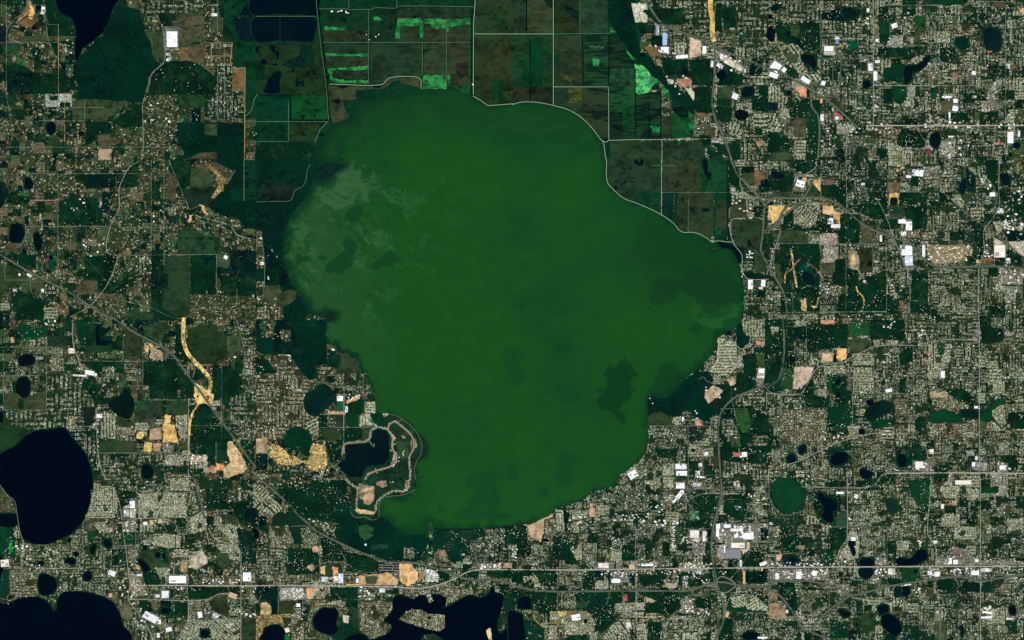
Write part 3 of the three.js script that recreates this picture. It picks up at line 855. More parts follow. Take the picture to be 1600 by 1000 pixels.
SURVEY.push(`
@0,500
f/12/64/36/wood 110,30 170,20 200,60 290,40 300,90 210,120 130,120
f/34/40/26/field 300,98 460,98 460,165 300,165
b 80,125 18,36 0 o # small orange-tan roof alone in the fields at the far western edge
wood 470,0 580,0 590,160 500,160
f/5/30/30/wood 600,20 640,35 625,70 690,40 695,60 640,100 625,110 690,108 702,140 655,178 598,165 590,80
lake/4/20/26/1 605,30 628,40 622,100 640,125 690,120 690,140 650,170 605,160 595,90
f/30/60/36/wood 520,160 700,160 690,200 540,210
wood 700,130 770,130 770,190 700,185
f/50/42/30/field 772,60 890,100 890,220 772,240
f/62/64/52/field 890,40 1000,10 1080,40 1000,130 920,130
sand 908,150 932,165 930,200 910,200
f/150/125/90/sand 940,160 1015,195 1015,250 935,248
sand 925,148 965,160 960,168 928,160
wood 500,255 770,255 770,330 610,330
sub/d/0/46 640,290 720,285 720,400 640,390
olive 745,340 790,340 790,405 745,405
wood 895,265 1090,265 1180,370 1215,480 1180,490 930,490 930,415 895,410
sub/d/0/46 1105,430 1160,425 1160,480 1110,490
wood 1095,30 1140,40 1160,180 1230,280 1100,230
f/36/54/30/field 1170,60 1250,30 1330,40 1420,100 1420,220 1330,275 1240,260 1175,190
olive 1430,100 1520,100 1510,170 1470,330 1430,230
wood 1330,285 1430,290 1520,370 1500,460 1420,560 1330,400
wood 1190,535 1290,520 1330,560 1440,720 1480,800 1350,760 1345,900 1190,830
wood 1225,290 1300,350 1215,380
f/24/60/34/field 1350,760 1430,760 1430,880 1350,900
sub/o/0/70 1430,480 1600,440 1600,640 1440,640
sub/d/0/46 1450,590 1600,610 1600,760 1500,760 1450,690
pond/20/50/50 1410,590 16,24
wood 1470,220 1520,230 1510,330 1470,330
lake/6/14/24/1 125,225 205,218 210,270 150,285 122,275
sub/d/0/46 0,390 280,390 280,415 0,415
lake/5/13/24/1 100,400 125,360 165,360 187,390 188,450 160,485 120,480 100,450
f/86/70/48/field 20,460 110,460 140,490 290,440 290,560 20,560
wood 115,490 150,500 145,560 120,560
lake/4/12/22/1 -10,580 45,582 75,600 70,635 40,645 -10,638
sub/o/0/75 290,340 420,330 600,500 600,600 290,600
sub/o/0/80 20,570 400,570 400,660 180,700 20,740
sub/d/0/70 410,680 600,680 600,960 540,850 450,760
f/26/56/30/field 0,640 220,690 100,780 0,830
f/20/34/26/wood 525,545 590,545 590,660 525,660
wood 580,480 680,490 670,520 590,530
lake/18/26/30/1 690,500 730,480 760,470 770,440 795,428 815,470 835,500 832,560 805,612 760,605 700,560 678,520
f/54/66/40/field 845,505 930,505 930,565 850,565
f/50/44/34/field 915,505 1015,505 1015,600 940,600
f/52/62/38/field 1040,505 1180,505 1180,590 1040,590
f/50/52/34/field 840,570 930,570 1020,600 840,625
f/34/62/34/field 620,752 720,752 720,828 620,828
f/62/52/34/field 720,752 850,752 850,828 720,828
f/52/52/36/field 720,600 840,640 800,680 740,670
sub/n/0/50 640,560 725,600 725,745 625,745
sub/t/0/45 725,670 850,660 850,720 730,720
sub/n/0/42 840,635 930,635 930,690 840,690
sub/n/90/42 1090,590 1172,590 1172,750 1130,750 1100,660
f/235/190/115/sand 1030,590 1068,600 1060,650 1090,655 1115,765 1020,765 1020,660
clay 935,685 1008,668 1010,745 935,750
f/235/195/120/sand 858,700 905,695 890,745 850,740
f/240/200/120/sand 900,765 948,765 942,825 900,822
clay 960,770 1010,770 1000,820 960,820
f/120/110/100/urban 1020,780 1090,780 1080,830 1020,830
sub/n/90/36 1030,840 1150,840 1150,912 1030,912
sub/o/0/60 620,838 850,838 850,970 640,970
sub/o/0/60 850,838 1030,838 1030,920 850,920
wood 695,840 810,840 810,872 695,872
lake/4/20/26/1 895,910 930,905 960,940 945,985 905,990 888,950
wood 1030,920 1180,920 1180,955 1030,950
sub/t/0/60 1060,960 1180,955 1180,1000 1060,1000
sub/n/0/44 1190,840 1300,840 1300,930 1190,930
f/190/165/140/urban 1200,850 1300,850 1290,890 1200,890
f/220/180/120/sand 1425,758 1450,755 1480,800 1520,860 1545,930 1500,965 1440,990 1400,985 1400,930 1440,890 1420,830
dwood 1430,985 1500,960 1510,985 1450,1000
f/235/165/100/sand 1355,895 1400,900 1400,942 1350,940
f/200/140/100/sand 1270,920 1350,920 1350,955 1270,950
f/240/205/130/sand 1215,392 1250,408 1300,440 1322,435 1338,480 1330,520 1310,545 1290,525 1232,525 1215,475
wood 1292,480 1305,470 1305,500
pond/20/26/20 1237,478 7,8
road/105/240/205/125 1150,-15 1145,120 1160,180 1185,225 1240,285 1300,350 1318,395 1308,445
road/60/235/190/115 1240,525 1205,580 1188,640 1183,720
road/30/190/150/100 1183,720 1180,800 1180,840
hwy 700,-15 760,22 830,72 920,120 1000,162 1060,200 1095,235 1180,350 1235,425 1290,500 1330,560 1440,710 1600,925
sandlane 1185,660 1205,660
lane 0,170 280,170
lane 22,170 22,560 270,568
lane 290,100 290,560
lane 770,95 770,250
lane 893,170 893,412
lane 500,255 935,255 1020,240 1090,240
lane 405,665 600,665
art 605,560 612,820 640,950 665,1000
lane 620,830 1175,832
art 1180,500 1176,832 1178,1000
lane 930,500 1180,500
lane 740,412 932,412 932,500
art 452,0 462,170 520,312
lane 0,350 270,345
lane 1385,270 1385,740
lane 1180,660 1385,660
sandlane 1100,285 1320,280
lane 1480,0 1520,150 1590,180
lane 1350,760 1350,915
b 560,330 56,26 10 w # white depot roof at the end of the western spur road, eastern block
b 500,347 86,10 3 c # long cream row of sheds west of the white depot on the spur road
b 595,342 22,20 0 w # small white annex east of the white depot on the spur road
b 620,600 38,24 0 w # white store on the avenue north-east of the black western lake, upper
b 585,653 18,12 0 w # small white shop on the avenue north-east of the black western lake, lower
b 447,192 36,30 0 c # cream school block on the western spur road
b 247,237 46,18 0 g # row of grey roofs east of the square black pond at the western edge
b 1468,232 14,10 0 c # small cream barn beside the round pivot field
bs 280,0 345,50 6 7,13 w # white industrial building near the orchard west of the motorway
bs 1190,845 1295,900 8 7,12 w # white new building on bare ground east of the striped new suburb
bs 600,600 625,960 9 6,9 w # little white shop along the avenue east of the black western lake
bs 940,200 1010,250 5 6,11 o # orange-tan building on the sandy yard beside the motorway
bs 1460,880 1560,960 7 6,10 c # cream building in the sandy works beside the motorway
`, `
@400,500
swamp 0,0 440,0 435,100 445,155 440,270 360,300 300,310 250,290 200,255 140,210 0,212
dwood 110,0 240,0 230,60 250,140 300,210 230,260 110,180
sub/s/0/60 30,0 120,0 110,110 40,110
sub/s/0/60 150,60 220,60 220,130 160,130
f/6/48/33/wood 440,260 470,200 525,215 532,250 515,290 490,298 440,275
brown 440,150 480,158 515,190 480,198 445,175
f/60/52/32/field 530,215 570,205 605,235 640,280 668,335 500,335 498,300 528,280
sub/t/0/60 365,290 410,280 480,300 480,340 380,345
sub/t/0/62 0,340 120,330 250,320 380,385 330,440 310,540 350,600 300,690 190,690 190,750 0,745
sub/t/0/70 130,215 215,215 280,330 130,330
wood 0,240 60,240 130,330 0,330
sub/o/0/48 490,338 690,338 735,470 680,470 490,420
f/44/44/36/wood 550,340 590,345 585,390 555,390
lake/9/42/40/1 400,407 440,412 475,450 485,492 462,530 390,588 350,592 310,545 303,500 330,460 380,440
swamp 260,280 380,300 380,370 330,375
lake/5/50/34/1 200,700 245,672 310,690 340,745 332,800 318,842 290,832 268,785 222,802 200,785 188,735
lake/12/58/34/1 590,540 640,505 668,490 672,560 640,600 640,668 580,662 572,580
comm 500,460 560,460 560,500 500,500
f/26/80/46/field 505,505 550,505 550,568 510,570
b 525,490 36,30 0 w # white school block beside the green playing field in the lakeside village
b 565,558 18,36 0 w # white slab building beside the green playing field in the lakeside village
bs 540,460 630,500 6 7,12 w # small white building north of the sandy lot in the lakeside village
f/200/150/100/sand 560,512 620,475 652,465 645,495 600,510 570,525
f/200/140/90/sand 448,568 560,572 560,590 450,588
sub/p/0/46 675,508 748,508 748,592 675,590
sub/p/0/46 640,595 715,590 725,640 760,665 640,670
lake/8/50/36/1 722,590 745,588 790,612 830,595 815,630 795,660 770,662 735,635
sub/p/60/40 790,582 832,580 825,605 800,605
sub/p/60/30 715,600 735,640 760,662 750,668 710,620
sub/p/-50/30 800,655 818,600 830,610 812,660
f/38/56/40/field 440,590 550,590 550,670 445,670
sub/o/0/60 440,590 500,590 500,668 445,668
wood 395,595 440,595 440,670 395,670
sub/n/60/55 310,640 345,600 390,600 395,680 390,738 340,710 305,680
f/54/46/44/field 400,680 535,680 545,750 430,745
wood 570,680 700,680 660,745 570,760
f/8/44/28/wood 540,690 570,690 570,760 540,760
f/66/62/50/field 665,680 715,685 700,745 660,745
wood 440,760 540,790 530,880 470,900 450,830
f/34/62/38/field 555,820 570,870 520,890 540,850
lake/4/24/30/1 740,690 790,684 815,695 830,730 828,800 832,860 800,900 740,908 690,918 665,965 640,985 600,982 560,960 520,920 512,890 525,878 562,872 565,790 600,775 700,770 725,800 745,790 722,750
f/24/54/34/field 830,585 900,605 990,680 1035,760 1040,840 1000,900 985,1000 660,1000 690,920 800,902 832,862 830,720 815,690 770,670
f/60/68/44/field 880,760 950,760 955,860 900,870 880,830
f/34/60/36/field 900,650 960,720 960,840 950,760 880,700
f/104/92/70/sand 970,730 1000,745 1005,790 975,825 965,790
f/150/125/90/sand 860,830 880,850 870,900 840,920 850,880
f/235/185/110/sand 842,712 862,718 875,745 862,760 848,740
f/180/125/80/sand 910,720 925,720 935,740 915,742
road/24/235/190/110 928,815 918,830 922,850
golf 78,782 130,772 200,832 280,872 328,880 342,800 360,768 430,785 448,880 430,930 390,948 330,935 300,890 230,912 130,902 90,852
f/196/168/120/sand 0,738 70,735 72,760 0,760
f/150/118/90/sand 0,758 72,758 72,832 0,832
dwood 0,838 72,838 72,940 0,940
sub/o/0/70 110,905 300,910 320,960 110,960
f/8/46/28/wood 170,940 210,940 210,1000 170,1000
pond/10/60/40 188,965 14,18
sub/d/0/50 330,960 420,930 520,950 500,1000 300,1000
sub/n/0/55 0,960 60,950 60,1000 0,1000
lane 0,195 50,225 100,280 160,300 230,340 300,370 340,385 420,390 480,420 600,420
lane 60,340 140,340 150,480
lane 240,340 240,600
art 550,420 548,770
lane 670,340 670,500
lane 400,590 550,590
lane 380,673 720,670
road/16/190/175/140 545,830 552,775 600,765 690,755 712,735 720,690 750,672 800,676 822,680
road/64/126/112/86 540,840 550,778 600,768 690,758 705,745 715,700
road/16/200/185/150 822,680 838,648 870,635 900,655 940,690 970,720 985,760 985,800 962,850 958,900 965,960 960,1000
road/16/200/185/150 822,680 852,730 852,800 878,850 870,890 840,915 760,940 700,965 680,1000
road/12/120/125/95 825,585 900,610 985,680 1020,730 1038,790 1028,840 1005,880 990,940 1000,1000
road/14/170/155/120 700,745 735,790 740,770
road/60/112/104/78 822,682 838,650 870,637 900,657 940,692 970,722 985,762 984,800 962,850
road/60/118/108/80 822,682 852,732 852,800 878,850 868,890 838,915 760,940 700,965
lane 890,640 910,620
lane 965,720 975,690
lane 440,830 465,890 485,920 548,960 555,1000
lane 485,920 530,880
lane 75,760 75,940
hwy -10,720 -5,722
bs 835,770 895,920 9 5,8 w # small white villa on the inner lane of the curling peninsula
bs 740,925 770,960 3 6,9 o # orange-roofed villa on the causeway below the black lagoon
bs 0,250 130,340 6 5,9 w # small white house in the woods west of the lakeside village
bs 90,60 220,130 5 5,8 c # cream house on a wooded hummock in the western swamp
bs 380,880 450,950 6 6,11 c # cream clubhouse building at the edge of the sandy golf course
b 482,185 18,8 20 w # white boathouse on the point at the western shore
bs 5,420 200,700 14 5,9 w # white house in the hill village west of the teal lake
`, `
@800,500
swamp 850,490 880,475 940,498 990,480 1050,410 1110,350 1170,320 1232,320 1260,380 1180,450 1225,530 1280,560 1235,640 1100,600 990,600 940,575 865,580 850,540
f/4/34/30/wood 900,520 1060,440 1160,380 1180,440 1100,520 1000,560
f/66/58/50/field 852,605 880,580 930,573 965,590 992,625 1000,660 852,660
lake/6/40/36/1 1405,60 1420,20 1440,30 1442,85 1478,110 1472,160 1432,180 1405,150
sub/p/0/48 1290,120 1318,105 1345,130 1400,135 1410,180 1405,300 1330,360 1275,330 1232,325 1262,270 1280,240
sub/d/0/46 1330,80 1360,65 1370,85 1350,115
lake/4/16/22/1 1342,75 1360,70 1362,88 1348,92
sub/n/0/50 1435,0 1600,0 1600,130 1500,120 1450,85
sub/n/70/45 1430,190 1490,130 1510,150 1460,230 1435,220
f/150/105/85/sand 1515,125 1600,135 1600,160 1530,155
f/24/52/44/wood 1510,170 1590,170 1590,205 1510,205
olive 1500,210 1590,210 1590,292 1520,285
wood 1440,220 1520,210 1530,330 1450,330
wood 1410,330 1500,330 1520,440 1400,460 1330,520 1320,450 1400,400
f/190/160/125/sand 1338,372 1380,355 1402,390 1370,415
f/170/140/110/sand 1205,455 1260,405 1322,440 1290,480 1230,520 1205,490
f/215/165/135/sand 1528,300 1588,296 1588,370 1530,368
b 1560,318 40,28 0 w # white roof on the upper part of the pinkish cleared block by the toll road
b 1556,355 46,10 0 w # thin white roof on the lower part of the pinkish cleared block
f/200/125/95/sand 1143,625 1178,620 1180,660 1148,660
sub/n/0/44 1000,610 1055,600 1060,655 1000,655
sub/o/0/60 1060,565 1105,565 1140,600 1145,660 1060,660
sub/o/15/50 858,668 1090,668 1090,880 1040,900 860,880
wood 895,800 960,810 1030,800 1030,850 970,865 910,850
f/22/38/32/wood 1105,668 1185,668 1185,755 1105,755
sub/n/0/45 1105,768 1182,768 1182,860 1105,860
pond/5/16/24 1132,815 12,13
sub/n/0/45 1186,728 1235,735 1235,795 1186,800
sub/n/0/40 930,890 1012,890 1012,1000 940,1000
wood 1100,880 1165,880 1165,990 1105,970
f/36/54/38/field 1200,880 1225,880 1225,970 1200,960
sub/o/40/44 860,860 940,900 940,990 820,1000 720,990 760,940 830,890
f/40/60/40/field 1030,970 1090,975 1085,1000 1030,1000
wood 1300,560 1600,520 1600,1000 1310,1000 1290,700
sub/o/0/60 1310,620 1390,610 1425,740 1350,760 1310,700
f/42/78/38/field 1392,562 1470,555 1498,640 1482,700 1440,708 1405,640
olive 1360,742 1425,740 1430,795 1372,795
sub/o/0/60 1500,420 1600,440 1600,600 1510,560
sub/o/0/60 1310,880 1440,890 1600,900 1600,1000 1310,1000
sub/o/0/60 1500,720 1600,720 1600,790 1500,790
f/120/70/55/sand 1380,825 1470,825 1470,855 1380,855
b 1452,840 30,28 0 w # white school roof with reddish wings east of the toll road
b 1405,840 36,20 0 r # reddish flat roof west of the white school by the toll road
hwy 1610,395 1500,440 1400,480 1360,510 1325,550 1300,600 1290,680 1295,850 1305,1000
art 1480,355 1540,380 1610,425
lane 1372,430 1370,480 1390,560 1420,730
lane 1250,395 1300,385 1340,362 1400,350
lane 1170,370 1195,355 1215,380 1250,395
lane 1240,662 1280,590
lane 860,662 1245,662
lane 1100,660 1102,1010
lane 1102,972 1310,970
lane 1300,555 1470,553
art 1395,150 1430,180 1470,165 1490,110 1480,50
lane 1402,105 1398,140
art 1590,430 1592,560
lane 1430,220 1450,270
bs 845,475 880,530 2 5,8 p # pinkish shack on the wooded spit at the south-east shore
b 1055,915 68,34 0 w # large cream-white warehouse north of its twin by the straight lane
b 1060,958 66,28 0 w # large white warehouse south of its twin by the straight lane
b 755,966 54,44 -30 w # tilted white processing plant right by the south-east lake shore
b 1176,905 22,18 0 w # small white square store on the lane, upper of the pair south-east of the lake
b 1160,960 26,36 0 w # white L-end store on the lane, middle one south-east of the lake
b 1180,982 46,10 0 w # low white store closing the L on the lane south-east of the lake
b 1212,836 26,18 -20 w # white school roof east of the ring-shaped new suburb
b 1068,620 12,26 0 w # slim white church in the new suburb by the south-east shore
b 1397,432 14,12 30 w # white toll house north of the toll road near the woods
b 1430,855 12,10 0 w # little white outbuilding below the reddish school roofs
bs 1210,420 1310,500 9 7,12 c # cream new house on the tan building plots north of the toll road
bs 1500,820 1600,840 5 7,12 g # grey mobile-home row east of the reddish school
bs 1450,890 1500,950 5 7,13 p # pinkish building in the woods south of the reddish school
bs 1120,560 1170,620 3 7,11 c # cream house near the clay lot south of the swamp
`, `
@1200,500
wood -20,0 160,0 160,300 90,440 -20,460
sub/n/0/40 10,40 70,40 70,95 20,95
dwood 160,45 240,45 240,120 160,120
sub/n/30/45 160,0 240,0 240,40 160,45
f/185/125/85/sand 330,0 415,0 415,25 330,25
wood 240,30 500,30 490,180 420,170 250,200
f/28/84/46/wood 510,20 610,15 645,60 630,95 510,90
olive 540,100 640,130 600,190 500,230 520,140
f/12/56/30/wood 350,120 390,115 395,145 360,150
pond/4/18/24 152,245 22,20
f/40/62/34/wood 0,220 50,220 50,270 0,270
f/220/175/130/sand 340,208 412,208 402,262 330,268
f/235/185/115/sand 430,178 490,178 490,242 450,258 428,235
dwood 410,215 428,215 428,262 405,262
f/200/172/148/sand 162,294 292,294 272,345 235,405 205,432 156,430
f/36/70/40/wood 80,300 155,300 155,430 80,430
sub/n/60/50 250,230 300,235 290,285 255,285
sub/n/0/44 340,290 485,280 490,330 360,350
sub/n/0/44 530,295 660,292 660,460 530,460
sub/n/0/40 525,210 665,200 670,280 530,288
sub/n/0/36 655,118 815,120 815,155 660,160
sub/n/0/44 1000,150 1150,140 1140,250 1060,370 990,370 1000,260
f/26/74/48/wood 1055,150 1105,150 1100,215 1060,215
sub/o/0/50 665,200 820,160 830,300 670,320
sub/d/0/46 735,330 820,300 830,400 750,420
wood 825,370 905,370 905,455 825,455
wood 820,160 905,165 905,260 830,280
sub/o/0/50 1150,130 1320,135 1310,380 1140,380
b 1092,340 26,44 0 w # bright white store in the middle of the eastern suburb
b 755,440 38,20 -10 w # white school roof in the suburb east of the golf ground
wood 640,0 1000,0 900,90 840,130 640,110
sub/o/0/60 860,0 1320,0 1320,110 1050,120 860,130
bs 720,0 790,50 6 8,14 w # white roof on cleared ground at the northern rim of the south-east suburb
wood 370,340 490,350 500,540 440,540 420,470 380,440
f/24/70/36/wood 370,350 400,345 400,460 380,460
pond/4/16/26 440,386 18,22
pond/4/18/26 438,470 18,22
f/10/56/32/wood 370,545 540,530 548,640 470,680 380,640
wood 230,470 380,480 380,545 230,545
sub/o/0/48 75,470 225,470 225,560 75,560
lake/18/32/36/1 620,560 700,510 770,520 760,570 700,600 650,630 610,600
pond/5/20/28 637,516 28,24
f/12/62/36/wood 640,630 765,620 760,670 650,680
pond/4/16/26 585,696 26,24
sub/n/0/45 490,670 550,640 560,740 500,740
sub/n/-15/40 570,640 655,690 650,705 590,670
sub/t/0/45 80,560 360,560 360,780 80,780
wood 370,640 480,680 520,700 440,730 380,700
sub/o/0/45 80,780 420,780 200,890 80,880
lake/5/18/32/1 190,800 225,780 240,800 225,830 200,838
lake/5/18/32/1 118,860 150,838 172,855 165,890 130,892
f/14/46/32/wood 370,810 500,800 500,900 440,915 380,900
lake/3/10/26/1 395,855 430,828 480,830 502,850 480,890 420,908 395,890
lake/5/16/28/1 575,950 595,925 635,920 655,950 640,980 600,992
wood 800,795 895,795 895,900 800,905
f/16/72/44/wood 830,815 890,810 880,870 840,850
lake/3/14/22/1 810,845 855,850 860,905 820,915
sub/o/0/48 530,800 795,800 795,950 660,950 530,900
wood 910,785 985,800 985,875 910,875
comm 915,880 985,890 985,950 915,945
b 945,905 50,40 0 c # cream commercial block in the south-east suburb beside a dark wood
b 1022,822 26,28 0 c # cream store roof beside the curving suburban road in the south-east
bs 920,885 985,945 5 8,13 w # white shop next to the cream commercial block in the south-east suburb
f/140/125/95/sand 1010,448 1120,448 1128,480 1015,490
sub/t/60/45 1010,490 1130,480 1250,520 1215,580 1100,570
lake/12/64/42/1 1010,595 1050,575 1100,565 1150,585 1200,600 1210,640 1150,625 1080,640 1015,632
wood 1110,440 1230,430 1290,490 1280,545 1200,500 1140,470
lake/8/34/42/1 1205,570 1260,560 1330,585 1310,610 1230,605
lake/12/66/46/1 1330,590 1380,560 1420,510 1470,495 1460,530 1410,600 1370,630 1330,615
sub/t/0/46 990,650 1100,640 1310,640 1310,800 1070,800 1000,720
sub/d/0/46 1080,740 1200,720 1240,800 1210,900 1090,890
sub/d/0/46 1340,690 1400,700 1400,800 1340,790
wood 920,620 985,620 985,690 920,690
sub/o/0/48 860,370 1000,370 1000,600 910,610 860,450
sub/n/90/44 1405,380 1480,380 1480,460 1405,470
sub/o/90/44 1485,370 1560,370 1560,500 1490,490
sub/n/50/44 1400,560 1480,520 1490,690 1400,690
b 1300,545 22,14 0 w # white lakeside building where the road crosses the green marsh lake
b 1302,862 16,22 0 w # white tower-like store roof along the south-eastern avenue, upper
b 1284,902 18,26 0 w # white store along the south-eastern avenue, lower
f/150/142/140/urban 1290,890 1372,890 1370,942 1285,940
b 1468,922 40,24 0 w # white store north of the long pale avenue near the eastern edge
b 1510,928 14,12 0 w # small white shop east of the white store near the eastern edge
wood 1500,870 1560,880 1560,935 1500,930
f/130/120/125/urban 1280,75 1320,75 1320,125 1280,125
wood 1330,40 1480,60 1460,160 1340,150
sub/t/0/50 1350,150 1500,130 1600,190 1480,210
art -10,462 40,462 200,460 235,420 290,320 345,282 465,268 500,245 560,212 650,172 720,160 800,156 1000,156 1060,130 1150,122 1330,130
hwy 90,-10 100,100 98,230 70,360 30,400 -20,425
art -10,430 20,455 60,462
art 75,915 200,880 300,830 400,780 520,740 600,720 660,708 870,710
art 855,-10 862,90 880,140
lane 907,150 907,760
lane 907,760 975,790 1005,870 1020,1000
art 1320,-10 1320,1000
lane 530,460 905,460
artw 730,958 1100,955 1600,958
art 740,957 705,975 690,1010
lane 800,155 825,300 900,350
lane 240,40 240,290
lane 660,290 660,460
lane 528,460 528,700
lane 75,470 75,900
lane 850,960 850,1000
bs 320,700 480,760 9 7,14 c # cream building along the slanting road in the south-east suburb
bs 700,685 760,720 4 7,12 w # white shop at the east end of the slanting suburban road
bs 930,60 980,100 4 7,14 w # white building among trees north of the suburban parkway
`);
